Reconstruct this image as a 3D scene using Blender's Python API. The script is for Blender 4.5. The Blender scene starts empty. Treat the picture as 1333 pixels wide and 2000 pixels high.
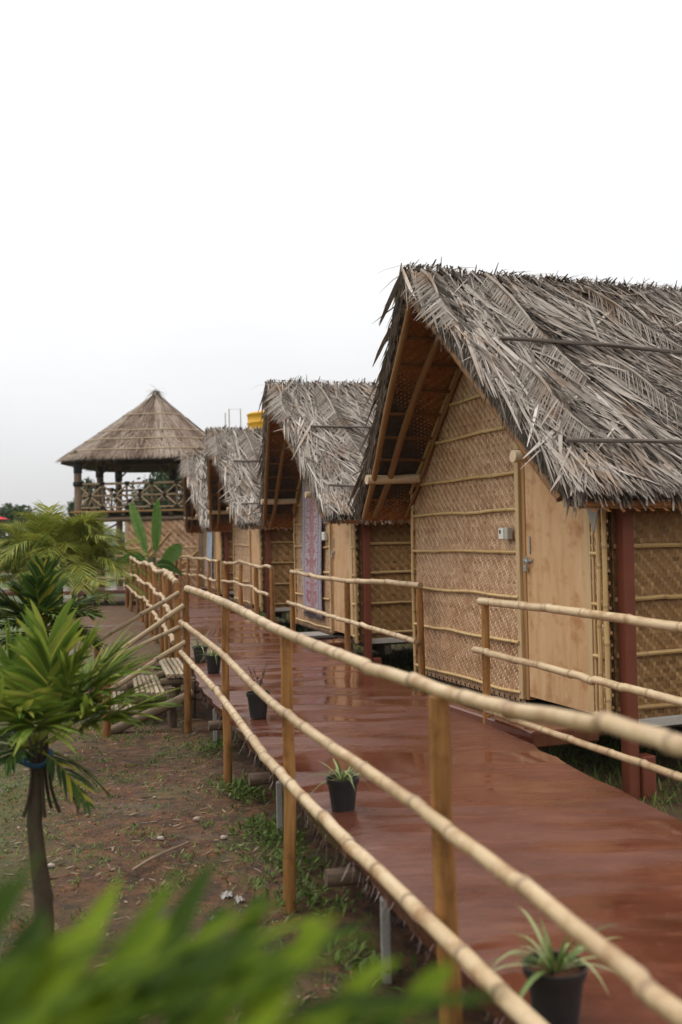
import bpy, math, random
import numpy as np
from mathutils import Vector, Matrix

C = bpy.context.scene.collection
SC = bpy.context.scene
rng = np.random.default_rng(7)
R = random.Random(11)

# ------------------------------------------------------------------ camera
EYE = 1.9
PITCH = math.atan(45 / 1944.0)
ROLL = 0.02
_f = np.array([0, math.cos(PITCH), math.sin(PITCH)])
_u = np.array([0, -math.sin(PITCH), math.cos(PITCH)])
_r = np.array([1.0, 0, 0])
RT = math.cos(ROLL) * _r - math.sin(ROLL) * _u
UP = math.sin(ROLL) * _r + math.cos(ROLL) * _u
cd = bpy.data.cameras.new('camera')
cam = bpy.data.objects.new('camera', cd)
C.objects.link(cam)
cam.matrix_world = Matrix(((RT[0], UP[0], -_f[0], 0), (RT[1], UP[1], -_f[1], 0), (RT[2], UP[2], -_f[2], EYE), (0, 0, 0, 1)))
cd.sensor_fit = 'VERTICAL'
cd.sensor_height = 36
cd.sensor_width = 24
cd.lens = 35
cd.clip_start = 0.05
cd.clip_end = 6000
cd.dof.use_dof = True
cd.dof.focus_distance = 8.6
cd.dof.aperture_fstop = 1.8
SC.camera = cam

# ------------------------------------------------------------------ overcast sky and sun
SUN_EL, SUN_AZ = math.radians(58), math.radians(-70)
w = bpy.data.worlds.new('World')
SC.world = w
w.use_nodes = True
nt = w.node_tree
nt.nodes.clear()
wo = nt.nodes.new('ShaderNodeOutputWorld')
bg = nt.nodes.new('ShaderNodeBackground')
bg.inputs['Strength'].default_value = 0.1
sky = nt.nodes.new('ShaderNodeTexSky')
sky.sky_type = 'NISHITA'
sky.sun_disc = False
sky.sun_elevation = SUN_EL
sky.sun_rotation = SUN_AZ
sky.dust_density = 3
tc = nt.nodes.new('ShaderNodeTexCoord')
sep = nt.nodes.new('ShaderNodeSeparateXYZ')
ramp = nt.nodes.new('ShaderNodeValToRGB')       # cloud deck: a third as bright at the horizon as overhead
ramp.color_ramp.elements[0].position = 0.0
ramp.color_ramp.elements[0].color = (0.54, 0.54, 0.55, 1)
ramp.color_ramp.elements[1].position = 1.0
ramp.color_ramp.elements[1].color = (1.40, 1.37, 1.33, 1)
e = ramp.color_ramp.elements.new(0.10)
e.color = (0.68, 0.68, 0.688, 1)
e = ramp.color_ramp.elements.new(0.30)
e.color = (0.88, 0.877, 0.87, 1)
mp = nt.nodes.new('ShaderNodeMapping')
mp.inputs['Scale'].default_value = (1.3, 1.3, 3.5)
no = nt.nodes.new('ShaderNodeTexNoise')
no.inputs['Scale'].default_value = 1.6
no.inputs['Detail'].default_value = 5
mr = nt.nodes.new('ShaderNodeMapRange')
mr.inputs['To Min'].default_value = 8.3
mr.inputs['To Max'].default_value = 11.4
vm = nt.nodes.new('ShaderNodeVectorMath')
vm.operation = 'SCALE'
mx = nt.nodes.new('ShaderNodeMix')
mx.data_type = 'RGBA'
mx.inputs['Factor'].default_value = 0.93         # cloud cover
L = nt.links.new
L(tc.outputs['Generated'], sep.inputs[0])
L(sep.outputs['Z'], ramp.inputs[0])
L(tc.outputs['Generated'], mp.inputs[0])
L(mp.outputs[0], no.inputs['Vector'])
L(no.outputs[0], mr.inputs['Value'])
L(ramp.outputs[0], vm.inputs[0])
L(mr.outputs[0], vm.inputs['Scale'])
L(sky.outputs[0], mx.inputs['A'])
L(vm.outputs[0], mx.inputs['B'])
L(mx.outputs['Result'], bg.inputs['Color'])
L(bg.outputs[0], wo.inputs[0])

sd = bpy.data.lights.new('sun', 'SUN')
sd.energy = 1.0
sd.angle = math.radians(25)
sd.color = (1.0, 0.96, 0.90)
sun = bpy.data.objects.new('sun', sd)
C.objects.link(sun)
_sd = Vector((math.sin(SUN_AZ) * math.cos(SUN_EL), math.cos(SUN_AZ) * math.cos(SUN_EL), math.sin(SUN_EL)))
sun.rotation_euler = (-_sd).to_track_quat('-Z', 'Y').to_euler()
SC.view_settings.view_transform = 'Standard'
SC.view_settings.look = 'None'
SC.view_settings.gamma = 1
SC.view_settings.exposure = 0.42
SC.cycles.max_bounces = 8
SC.cycles.caustics_reflective = False
SC.cycles.caustics_refractive = False
SC.cycles.use_denoising = True


def ray(x, y):
    d = _f * 1944.0 + RT * (x - 666.5) - UP * (y - 1000.0)
    return d / d[1]


def at(x, y, Y):
    return np.array([0, 0, EYE]) + ray(x, y) * Y


def onz(x, y, z):
    r = ray(x, y)
    return np.array([0, 0, EYE]) + r * ((z - EYE) / r[2])


# ------------------------------------------------------------------ materials
def mat(name, cols, rough=0.8, noise=None, bump=0.0, bscale=60, attr=True, spec=0.3, mark=None, var=0.35,
        uvs=None, trans=0.0, coat=0.0, tint=None, stretch=None):
    """cols: ramp over a per-piece random value; noise (scale, amount) mottles it; uvs (su, sv) streaks along a pole."""
    m = bpy.data.materials.new(name)
    m.use_nodes = True
    t = m.node_tree
    N, l = t.nodes, t.links.new
    b = N['Principled BSDF']
    b.inputs['Roughness'].default_value = rough
    b.inputs['Specular IOR Level'].default_value = spec
    if coat:
        b.inputs['Coat Weight'].default_value = coat
        b.inputs['Coat Roughness'].default_value = 0.15
    rp = N.new('ShaderNodeValToRGB')
    el = rp.color_ramp.elements
    n = len(cols)
    el[0].color = (*cols[0], 1)
    el[1].color = (*cols[-1], 1)
    for i in range(1, n - 1):
        x = el.new(i / (n - 1))
        x.color = (*cols[i], 1)
    at_ = N.new('ShaderNodeAttribute')
    at_.attribute_name = 'rnd'
    co = N.new('ShaderNodeTexCoord')
    nz = N.new('ShaderNodeTexNoise')
    nz.inputs['Detail'].default_value = 6
    nz.inputs['Roughness'].default_value = 0.65
    if uvs:
        mpn = N.new('ShaderNodeMapping')
        mpn.inputs['Scale'].default_value = (uvs[0], uvs[1], 1)
        l(co.outputs['UV'], mpn.inputs[0])
        l(mpn.outputs[0], nz.inputs['Vector'])
        nz.inputs['Scale'].default_value = 1
    else:
        nz.inputs['Scale'].default_value = noise[0] if noise else 8
        if stretch:
            mpn = N.new('ShaderNodeMapping')
            mpn.inputs['Scale'].default_value = stretch
            l(co.outputs['Object'], mpn.inputs[0])
            l(mpn.outputs[0], nz.inputs['Vector'])
        else:
            l(co.outputs['Object'], nz.inputs['Vector'])
    ma = N.new('ShaderNodeMath')
    ma.operation = 'MULTIPLY_ADD'
    sub = N.new('ShaderNodeMath')
    sub.operation = 'SUBTRACT'
    sub.inputs[1].default_value = 0.5
    l(nz.outputs[0], sub.inputs[0])
    l(sub.outputs[0], ma.inputs[0])
    ma.inputs[1].default_value = (noise[1] if noise else var) * 2.0
    if attr:
        l(at_.outputs['Fac'], ma.inputs[2])
    else:
        ma.inputs[2].default_value = 0.5
    l(ma.outputs[0], rp.inputs[0])
    out = rp.outputs[0]
    if tint:                                     # stains: (colour, scale, low, high, amount)
        tn = N.new('ShaderNodeTexNoise')
        tn.inputs['Scale'].default_value = tint[1]
        tn.inputs['Detail'].default_value = 6
        tn.inputs['Roughness'].default_value = .7
        l(co.outputs['Object'], tn.inputs['Vector'])
        tm = N.new('ShaderNodeMapRange')
        tm.inputs['From Min'].default_value = tint[2]
        tm.inputs['From Max'].default_value = tint[3]
        tm.inputs['To Max'].default_value = tint[4]
        l(tn.outputs[0], tm.inputs['Value'])
        tx = N.new('ShaderNodeMix')
        tx.data_type = 'RGBA'
        tx.blend_type = 'MULTIPLY'
        tx.inputs['B'].default_value = (*tint[0], 1)
        l(tm.outputs[0], tx.inputs['Factor'])
        l(out, tx.inputs['A'])
        out = tx.outputs['Result']
    if mark:
        am = N.new('ShaderNodeAttribute')
        am.attribute_name = 'mark'
        mm = N.new('ShaderNodeMix')
        mm.data_type = 'RGBA'
        mm.inputs['B'].default_value = (*mark, 1)
        l(am.outputs['Fac'], mm.inputs['Factor'])
        l(out, mm.inputs['A'])
        out = mm.outputs['Result']
    l(out, b.inputs['Base Color'])
    if bump:
        bp = N.new('ShaderNodeBump')
        bp.inputs['Strength'].default_value = bump
        bp.inputs['Distance'].default_value = 0.02
        if uvs:
            l(nz.outputs[0], bp.inputs['Height'])
        else:
            nb = N.new('ShaderNodeTexNoise')
            nb.inputs['Scale'].default_value = bscale
            nb.inputs['Detail'].default_value = 5
            l(co.outputs['Object'], nb.inputs['Vector'])
            l(nb.outputs[0], bp.inputs['Height'])
        l(bp.outputs[0], b.inputs['Normal'])
    if trans:
        tr = N.new('ShaderNodeBsdfTranslucent')
        l(out, tr.inputs['Color'])
        ms = N.new('ShaderNodeMixShader')
        ms.inputs[0].default_value = trans
        l(b.outputs[0], ms.inputs[1])
        l(tr.outputs[0], ms.inputs[2])
        l(ms.outputs[0], N['Material Output'].inputs[0])
    return m


M = {}
M['bamboo'] = mat('bamboo', [(.26, .155, .07), (.53, .395, .235), (.70, .58, .40)], .40, uvs=(2.2, 1.3), noise=(1, .7), spec=.4, mark=(.17, .105, .06), tint=((.52, .36, .22), 8, .48, .70, .9))
M['bamboo_old'] = mat('bamboo_old', [(.24, .17, .10), (.44, .33, .20), (.56, .45, .30)], .55, uvs=(2.2, 3), noise=(1, .45), mark=(.16, .11, .06))
M['bamboo_step'] = mat('bamboo_step', [(.12, .09, .055), (.36, .28, .18), (.56, .47, .34)], .6, uvs=(3, 5), noise=(1, .6), mark=(.16, .11, .06))
M['post'] = mat('post_wood', [(.09, .038, .012), (.31, .145, .042), (.50, .28, .10)], .55, uvs=(6, 2.2), noise=(1, .75), bump=.35, tint=((.45, .32, .22), 6, .52, .68, .8))
M['log'] = mat('log_wood', [(.07, .045, .03), (.20, .14, .09), (.34, .25, .17)], .75, uvs=(5, 2), noise=(1, .6), bump=.4)
M['pole'] = mat('peeled_pole', [(.26, .16, .09), (.50, .37, .23), (.64, .50, .34)], .6, uvs=(3, 3), noise=(1, .6), bump=.3, mark=(.25, .16, .09))
M['rafter'] = mat('rafter_wood', [(.09, .04, .013), (.22, .105, .038), (.33, .175, .065)], .65, uvs=(3, 2), noise=(1, .55), bump=.3)
M['greypole'] = mat('weathered_pole', [(.05, .04, .035), (.15, .125, .105), (.27, .23, .20)], .8, uvs=(4, 2), noise=(1, .5), bump=.3)
M['thatch'] = mat('thatch_leaf', [(.045, .036, .03), (.17, .14, .115), (.31, .265, .225), (.44, .385, .335), (.60, .545, .485)], .7, noise=(14, .22), spec=.25, tint=((.70, .52, .37), 2.4, .50, .66, .8))
M['thatch_base'] = mat('thatch_core', [(.025, .02, .016), (.075, .058, .046), (.16, .13, .105)], .9, attr=False, noise=(14, .5), bump=.8, bscale=40)
M['straw'] = mat('straw', [(.10, .06, .04), (.21, .145, .105), (.31, .24, .185), (.41, .345, .28)], .8, noise=(2.2, .28))
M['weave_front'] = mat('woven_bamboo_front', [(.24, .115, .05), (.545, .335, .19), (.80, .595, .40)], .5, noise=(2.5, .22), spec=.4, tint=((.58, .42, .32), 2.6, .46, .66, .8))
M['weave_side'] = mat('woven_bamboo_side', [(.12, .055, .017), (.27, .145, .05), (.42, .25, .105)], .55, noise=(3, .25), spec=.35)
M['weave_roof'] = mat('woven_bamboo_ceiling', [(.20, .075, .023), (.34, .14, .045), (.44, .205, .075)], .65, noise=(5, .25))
M['weave_back'] = mat('mat_backing', [(.07, .04, .02), (.12, .07, .035)], .9, attr=False)
M['batten'] = mat('bamboo_batten', [(.36, .21, .075), (.56, .38, .165), (.69, .52, .27)], .5, uvs=(2, 2), noise=(1, .5), mark=(.30, .20, .10))
M['ply'] = mat('plywood', [(.36, .17, .06), (.57, .35, .18), (.70, .495, .305)], .55, attr=False, noise=(7, .55), spec=.3, tint=((.62, .38, .22), 4.5, .52, .70, .8), stretch=(1.6, 1.6, .22))
M['frame'] = mat('sawn_frame', [(.20, .09, .03), (.36, .19, .075), (.48, .28, .12)], .6, noise=(14, .6), stretch=(2, 2, .15))
M['frame_pale'] = mat('sawn_frame_pale', [(.36, .21, .09), (.54, .38, .20), (.63, .48, .29)], .6, noise=(14, .6), stretch=(2, 2, .15))
M['red'] = mat('red_oxide_paint', [(.10, .024, .012), (.165, .044, .022), (.22, .07, .038)], .6, attr=False, noise=(5, .4), bump=.15)
M['darkwood'] = mat('dark_wood', [(.025, .018, .013), (.06, .043, .03), (.11, .08, .055)], .8, noise=(6, .4), bump=.2)
M['greyplank'] = mat('grey_plank', [(.22, .20, .17), (.38, .35, .31), (.48, .45, .41)], .7, noise=(8, .4))
M['steel'] = mat('steel', [(.35, .35, .36), (.55, .55, .56)], .35, attr=False)
M['steel'].node_tree.nodes['Principled BSDF'].inputs['Metallic'].default_value = .8
M['white'] = mat('white_plastic', [(.62, .60, .55), (.78, .76, .71)], .4, attr=False)
M['grey_plastic'] = mat('grey_plastic', [(.38, .36, .32), (.50, .48, .43)], .5, attr=False)
M['black'] = mat('black_rubber', [(.008, .008, .009), (.025, .025, .025)], .55, attr=False)
M['pot'] = mat('black_pot', [(.012, .011, .012), (.03, .028, .028)], .42, attr=False, noise=(20, .4), spec=.4)
M['potsoil'] = mat('pot_soil', [(.05, .02, .01), (.16, .07, .035)], .95, attr=False, noise=(50, .6), bump=.8)
M['concrete'] = mat('grey_concrete', [(.20, .19, .175), (.36, .34, .31)], .9, attr=False, noise=(12, .5), bump=.3)
M['yellow'] = mat('yellow_plastic', [(.60, .30, .02), (.75, .42, .03)], .45, attr=False)
M['redcloth'] = mat('red_cloth', [(.45, .03, .03), (.6, .05, .05)], .8, attr=False)
M['bluecloth'] = mat('blue_cloth', [(.16, .20, .27), (.32, .37, .45), (.52, .56, .62)], .9, attr=False, noise=(9, .6))
M['tie'] = mat('blue_tie', [(.01, .04, .09), (.03, .09, .17)], .8, attr=False)
M['rope'] = mat('coir_rope', [(.28, .20, .13), (.45, .35, .25)], .9)
M['darkmat'] = mat('dark_mat', [(.012, .012, .013), (.04, .038, .038)], .7, noise=(30, .4))
M['greymat'] = mat('grey_mat', [(.22, .21, .20), (.42, .40, .37)], .85)
M['paper'] = mat('paper_scrap', [(.26, .24, .22), (.44, .42, .39)], .8, attr=False)
M['stone'] = mat('stone', [(.16, .10, .075), (.33, .25, .20), (.45, .38, .33)], .85)
M['clod'] = mat('earth_clod', [(.06, .026, .011), (.15, .062, .024), (.23, .105, .045)], .95, noise=(40, .3))
M['grass'] = mat('grass_blade', [(.05, .085, .015), (.11, .17, .03), (.19, .24, .06)], .6, trans=.25, noise=(1.2, .25))
M['sack'] = mat('torn_sacking', [(.18, .10, .09), (.32, .21, .19), (.48, .38, .36)], .95, noise=(12, .4))
M['palm'] = mat('palm_leaf', [(.035, .065, .010), (.11, .18, .022), (.21, .28, .04), (.36, .33, .06)], .6, trans=.35, noise=(3, .12), spec=.18)
M['palm_dark'] = mat('palm_leaf_dark', [(.015, .036, .008), (.045, .09, .015), (.10, .15, .025), (.34, .30, .03)], .6, trans=.25, noise=(3, .12), spec=.18)
M['feather'] = mat('feather_palm_leaf', [(.06, .10, .015), (.16, .22, .03), (.27, .31, .06), (.46, .40, .06)], .55, trans=.3, noise=(1.5, .2))
M['front_leaf'] = mat('near_palm_leaf', [(.018, .042, .002), (.075, .13, .005), (.22, .30, .012)], .65, trans=.45, noise=(6, .15), spec=.12)
M['banana'] = mat('banana_leaf', [(.05, .13, .02), (.10, .22, .035), (.20, .32, .08)], .4, trans=.35, noise=(5, .25), spec=.4)
M['spider'] = mat('spider_leaf', [(.07, .13, .03), (.16, .24, .06), (.50, .53, .26)], .45, trans=.25, noise=(6, .1), spec=.4)
M['redleaf'] = mat('red_leaf', [(.05, .02, .025), (.11, .04, .05), (.12, .09, .05)], .6, trans=.2)
M['stem'] = mat('palm_stem', [(.025, .018, .011), (.075, .055, .033), (.15, .12, .065)], .8, uvs=(3, 6), noise=(1, .6), bump=.4)
M['tree'] = mat('tree_leaf', [(.02, .04, .015), (.045, .075, .028), (.08, .115, .045)], .7, trans=.2)
M['bark'] = mat('bark', [(.06, .045, .03), (.14, .11, .08)], .9, attr=False)
M['hill'] = mat('hill_scrub', [(.035, .06, .03), (.075, .10, .05)], .95, attr=False, noise=(.02, .4))


# ------------------------------------------------------------------ mesh building
class MB:
    def __init__(s):
        s.v, s.f, s.r, s.m, s.uv = [], [], [], [], []

    def add(s, verts, faces, rnd=0.5, mark=0.0, uv=None):
        o = len(s.v)
        s.v.extend([tuple(map(float, p)) for p in verts])
        nf = len(faces)
        s.f.extend([tuple(int(i) + o for i in q) for q in faces])
        s.r.extend([float(rnd)] * nf if np.isscalar(rnd) else [float(x) for x in rnd])
        s.m.extend([float(mark)] * nf if np.isscalar(mark) else [float(x) for x in mark])
        if uv is None:
            uv = [[(0, 0)] * len(q) for q in faces]
        s.uv.extend(uv)

    def build(s, name, material, parent=None, smooth=False):
        me = bpy.data.meshes.new(name)
        me.from_pydata(s.v, [], s.f)
        a = me.attributes.new('rnd', 'FLOAT', 'FACE')
        a.data.foreach_set('value', s.r)
        if any(s.m):
            a = me.attributes.new('mark', 'FLOAT', 'FACE')
            a.data.foreach_set('value', s.m)
        ul = me.uv_layers.new(name='UVMap')
        flat = [c for q in s.uv for p in q for c in p]
        ul.data.foreach_set('uv', flat)
        if smooth:
            me.polygons.foreach_set('use_smooth', [True] * len(me.polygons))
            try:
                me.set_sharp_from_angle(angle=math.radians(50))
            except Exception:
                pass
        me.materials.append(M[material] if isinstance(material, str) else material)
        me.update()
        return link(name, me, parent)


def link(name, me, parent=None):
    o = bpy.data.objects.new(name, me)
    C.objects.link(o)
    if parent is not None:
        o.parent = parent
    return o


def tag(o, label=None, cat=None, group=None, kind=None):
    if label:
        o['label'] = label
    if cat:
        o['category'] = cat
    if group:
        o['group'] = group
    if kind:
        o['kind'] = kind
    return o


def empty(name, loc=(0, 0, 0), rz=0.0):
    o = bpy.data.objects.new(name, None)
    C.objects.link(o)
    o.location = tuple(float(c) for c in loc)
    o.rotation_euler = (0, 0, rz)
    o.empty_display_size = .2
    return o


def curve(pts, step=0.1):
    """Catmull-Rom through pts, resampled about every step metres"""
    P = np.asarray(pts, float)
    if len(P) == 2:
        n = max(2, int(np.linalg.norm(P[1] - P[0]) / step) + 1)
        return P[0] + (P[1] - P[0]) * np.linspace(0, 1, n)[:, None]
    P = np.vstack([2 * P[0] - P[1], P, 2 * P[-1] - P[-2]])
    out = []
    for i in range(1, len(P) - 2):
        p0, p1, p2, p3 = P[i - 1:i + 3]
        n = max(2, int(np.linalg.norm(p2 - p1) / step))
        for t in np.linspace(0, 1, n, endpoint=False):
            out.append(.5 * (2 * p1 + (p2 - p0) * t + (2 * p0 - 5 * p1 + 4 * p2 - p3) * t * t + (3 * p1 - p0 - 3 * p2 + p3) * t ** 3))
    out.append(P[-2])
    return np.array(out)


def tube(mb, path, rad, n=9, rnd=0.5, marks=None, lump=0.0, caps=True):
    path = np.asarray(path, float)
    k = len(path)
    rad = np.full(k, rad, float) if np.isscalar(rad) else np.asarray(rad, float)
    tan = np.gradient(path, axis=0)
    tan /= np.linalg.norm(tan, axis=1)[:, None] + 1e-12
    ref = np.array([0, 0, 1.0]) if abs(tan[0][2]) < .9 else np.array([1.0, 0, 0])
    vs, s = [], 0.0
    S = [0.0]
    ang = np.arange(n) / n * 2 * math.pi
    for i in range(k):
        if i:
            s += np.linalg.norm(path[i] - path[i - 1])
            S.append(s)
        a = np.cross(tan[i], ref)
        a /= np.linalg.norm(a)
        b = np.cross(a, tan[i])
        ref = b if abs(np.dot(b, tan[i])) < .5 else ref
        rr = rad[i] * (1 + lump * (rng.random(n) - .5)) if lump else np.full(n, rad[i])
        vs.append(path[i] + a * (np.cos(ang) * rr)[:, None] + b * (np.sin(ang) * rr)[:, None])
    v = np.vstack(vs)
    fs, uv, mk = [], [], []
    off = rng.random() * 50
    for i in range(k - 1):
        for j in range(n):
            j2 = (j + 1) % n
            fs.append((i * n + j, i * n + j2, (i + 1) * n + j2, (i + 1) * n + j))
            u0, u1 = j / n, (j + 1) / n
            uv.append([(u0 + off, S[i] + off), (u1 + off, S[i] + off), (u1 + off, S[i + 1] + off), (u0 + off, S[i + 1] + off)])
            mk.append(marks[i] if marks is not None else 0)
    if caps:
        fs.append(tuple(range(n - 1, -1, -1)))
        fs.append(tuple((k - 1) * n + j for j in range(n)))
        for _ in range(2):
            uv.append([(off + .1 * j, off) for j in range(n)])
            mk.append(.35 if marks is not None else 0)
    mb.add(v, fs, rnd, mk, uv)


def bamboo(mb, pts, r, node=.36, n=10, r1=None, rnd=None, wob=0.0, bulge=1.09):
    c = curve(pts, .06)
    seg = np.linalg.norm(np.diff(c, axis=0), axis=1)
    S = np.concatenate([[0], np.cumsum(seg)])
    T = S[-1]
    ss, rr, mk = [0.0], [1.0], []
    s = node * R.uniform(.3, .9)
    while s < T - .05:
        ss += [s - .020, s - .006, s + .003, s + .012, s + .03]
        rr += [1.0, bulge, bulge * .98, .97, .985]
        nx = s + node * R.uniform(.65, 1.3)
        if nx < T - .05:
            m_ = (s + nx) / 2
            ss.append(m_)
            rr.append(.96)
        s = nx
    ss.append(T)
    rr.append(1.0)
    ss = np.array(ss)
    o = np.argsort(ss)
    ss, rr = ss[o], np.array(rr)[o]
    P = np.stack([np.interp(ss, S, c[:, i]) for i in range(3)], 1)
    for i_, q_ in enumerate(rr):
        if q_ >= bulge - 1e-6:                   # a slight kink at every node
            P[max(0, i_ - 1):i_ + 3] += rng.normal(0, r * .17, 3)
    if wob:
        P[1:-1] += rng.normal(0, wob, (len(P) - 2, 3)) * .3
    rad = (r + ((r1 or r) - r) * ss / T) * rr
    mid = (rr[:-1] + rr[1:]) / 2
    mk = np.where(mid > 1.04, R.uniform(.45, .7), 0.0)
    tube(mb, P, rad, n, R.uniform(.35, .7) if rnd is None else rnd, mk)


def log(mb, pts, r, r1=None, n=10, rnd=None, wob=.006, step=.16, lump=.10):
    c = curve(pts, step)
    k = len(c)
    if k > 2:
        d = c[-1] - c[0]
        d = d / np.linalg.norm(d)
        a = np.cross(d, [.3, .5, .8])
        a /= np.linalg.norm(a)
        b = np.cross(d, a)
        ph = rng.random(4) * 6
        t = np.linspace(0, 1, k) * (k * step)
        c = c + a * (np.sin(t * 2.1 + ph[0]) * wob * 1.5 + np.sin(t * 6 + ph[1]) * wob * .5)[:, None] + b * (np.sin(t * 1.7 + ph[2]) * wob * 1.5 + np.sin(t * 7 + ph[3]) * wob * .5)[:, None]
    rad = np.linspace(r, r1 or r, k) * (1 + rng.normal(0, .025, k))
    tube(mb, c, rad, n, R.uniform(.3, .7) if rnd is None else rnd, None, lump)


def cbox(mb, lo, hi, b=.004, rnd=.5, rot=None, org=(0, 0, 0)):
    lo, hi = np.array(lo, float), np.array(hi, float)
    b = min(b, float((hi - lo).min()) * .3)
    vs, idx = [], {}
    for sx in (0, 1):
        for sy in (0, 1):
            for sz in (0, 1):
                s = (sx, sy, sz)
                for ax in range(3):
                    p = [0, 0, 0]
                    for k in range(3):
                        e_ = hi[k] if s[k] else lo[k]
                        if k != ax:
                            e_ += -b if s[k] else b
                        p[k] = e_
                    idx[(s, ax)] = len(vs)
                    vs.append(p)
    fs = []
    for ax in range(3):
        o1, o2 = [k for k in range(3) if k != ax]
        for sd_ in (0, 1):
            q = []
            for (a, c_) in ((0, 0), (1, 0), (1, 1), (0, 1)):
                s = [0, 0, 0]
                s[ax], s[o1], s[o2] = sd_, a, c_
                q.append(idx[(tuple(s), ax)])
            fs.append(q)
        for a in (0, 1):
            for c_ in (0, 1):
                s0, s1 = [0, 0, 0], [0, 0, 0]
                s0[o1] = s1[o1] = a
                s0[o2] = s1[o2] = c_
                s1[ax] = 1
                fs.append([idx[(tuple(s0), o1)], idx[(tuple(s1), o1)], idx[(tuple(s1), o2)], idx[(tuple(s0), o2)]])
    for sx in (0, 1):
        for sy in (0, 1):
            for sz in (0, 1):
                fs.append([idx[((sx, sy, sz), k)] for k in range(3)])
    vs = np.array(vs)
    cen = (lo + hi) / 2
    out = []
    for q in fs:
        p = vs[q]
        nrm = np.cross(p[1] - p[0], p[2] - p[0])
        if np.dot(nrm, p.mean(0) - cen) < 0:
            q = q[::-1]
        out.append(tuple(q))
    if rot is not None:
        vs = vs @ np.array(rot).T
    vs = vs + np.array(org, float)
    mb.add(vs, out, rnd)


def blades(mb, P, D, S, N, Ln, W, bend=0.0, seg=3, prof=(1, 1, .8, .1), rnd=None, fold=0.0):
    """n thin leaf blades: start P, direction D, width direction S, bent along N"""
    P, D, S, N = (np.atleast_2d(np.asarray(x, float)) for x in (P, D, S, N))
    n = len(P)
    D, S, N = (np.broadcast_to(x, (n, 3)) for x in (D, S, N))
    Ln = np.broadcast_to(np.asarray(Ln, float), (n,))
    W = np.broadcast_to(np.asarray(W, float), (n,))
    bend = np.broadcast_to(np.asarray(bend, float), (n,))
    ts = np.linspace(0, 1, seg + 1)
    pr = np.interp(ts, np.linspace(0, 1, len(prof)), prof)
    cols = 3 if fold else 2
    vv = np.zeros((n, seg + 1, cols, 3))
    for k, t in enumerate(ts):
        c = P + D * (Ln * t)[:, None] + N * (bend * Ln * t * t)[:, None]
        h = S * (W * pr[k] * .5)[:, None]
        if fold:
            vv[:, k, 0] = c - h
            vv[:, k, 1] = c + np.cross(D, S) * (W * pr[k] * fold)[:, None]
            vv[:, k, 2] = c + h
        else:
            vv[:, k, 0] = c - h
            vv[:, k, 1] = c + h
    per = (seg + 1) * cols
    q = []
    for k in range(seg):
        for c_ in range(cols - 1):
            a = k * cols + c_
            q.append((a, a + 1, a + cols + 1, a + cols))
    q = np.array(q)
    F = (np.arange(n)[:, None, None] * per + q[None]).reshape(-1, 4)
    if rnd is None:
        rnd = rng.random(n)
    rnd = np.repeat(np.broadcast_to(np.asarray(rnd, float), (n,)), len(q))
    mb.add(vv.reshape(-1, 3), F, rnd)


def norm(v):
    v = np.asarray(v, float)
    return v / (np.linalg.norm(v, axis=-1, keepdims=True) + 1e-12)


def weave(mb, x0, x1, z0, z1, cell, place, inside=None, bulge=.28, block=26, contrast=.25, lo=.5):
    """twill of flat bamboo strips: every float is a small arched piece. place(x, z, out) -> points"""
    nx, nz = int((x1 - x0) / cell), int((z1 - z0) / cell)
    cs = rng.random(nx + 4) * contrast
    rs = rng.random(nz + 4) * contrast
    I, J = np.meshgrid(np.arange(-1, nx + 1), np.arange(-1, nz + 1), indexing='ij')
    I, J = I.ravel(), J.ravel()
    sg = np.where((I // block) % 2 == 0, 1, 1)
    ph = (I + sg * J) % 4
    for kind in (0, 1):
        if kind == 0:   # vertical strip on top, floats start where phase is 0
            m = ph == 0
        else:
            m = ph == 2
        i, j = I[m].astype(float), J[m].astype(float)
        n = len(i)
        if kind == 0:
            cx, cz = x0 + (i + .5) * cell, z0 + (j + 1.0) * cell
            du, dv = np.array([.50, 0]), np.array([0, 1.24])
            rv = cs[I[m] + 1] + .0
            base = lo + .12
        else:
            cx, cz = x0 + (i + 1.0) * cell, z0 + (j + .5) * cell
            du, dv = np.array([0, .50]), np.array([1.24, 0])
            rv = rs[J[m] + 1]
            base = lo - .13
        if inside is not None:
            k = inside(cx, cz)
            cx, cz, rv = cx[k], cz[k], rv[k]
            n = len(cx)
        rr = base + rv - contrast / 2 + rng.normal(0, .09, n)
        V = np.zeros((n, 3, 2, 3))
        for a, t in enumerate((-1, 0, 1)):
            for b_, s_ in enumerate((-1, 1)):
                xx = cx + (dv[0] * t + du[0] * s_) * cell
                zz = cz + (dv[1] * t + du[1] * s_) * cell
                V[:, a, b_] = place(xx, zz, (bulge if t == 0 else -.02) * cell)
        q = np.array([(0, 1, 3, 2), (2, 3, 5, 4)])
        F = (np.arange(n)[:, None, None] * 6 + q[None]).reshape(-1, 4)
        mb.add(V.reshape(-1, 3), F, np.repeat(rr, 2))


def quad_sheet(mb, pts, rnd=.5):
    mb.add(pts, [tuple(range(len(pts)))], rnd)


# ================================================================== SETTING
# ---- ground: one sheet to the horizon, with small relief near the camera
def soilmask(x, y):
    """1 on the bare red earth beside the walkway, 0 on lawn"""
    left = -.7 - .265 * y      # west limit of bare earth
    d = x - left
    return np.clip(d / 1.2 + .5, 0, 1)


def gz(x, y):
    near = np.clip(1 - (np.hypot(x, y - 8) - 14) / 10, 0, 1)
    return near * (.018 * np.sin(x * 2.3 + y * .7) * np.cos(y * 1.6 - x) + .010 * np.sin(x * 6.1 + 1) * np.sin(y * 5.3) + .006 * np.sin(x * 13 + y * 3) * np.sin(y * 12 - x * 4))


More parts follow.
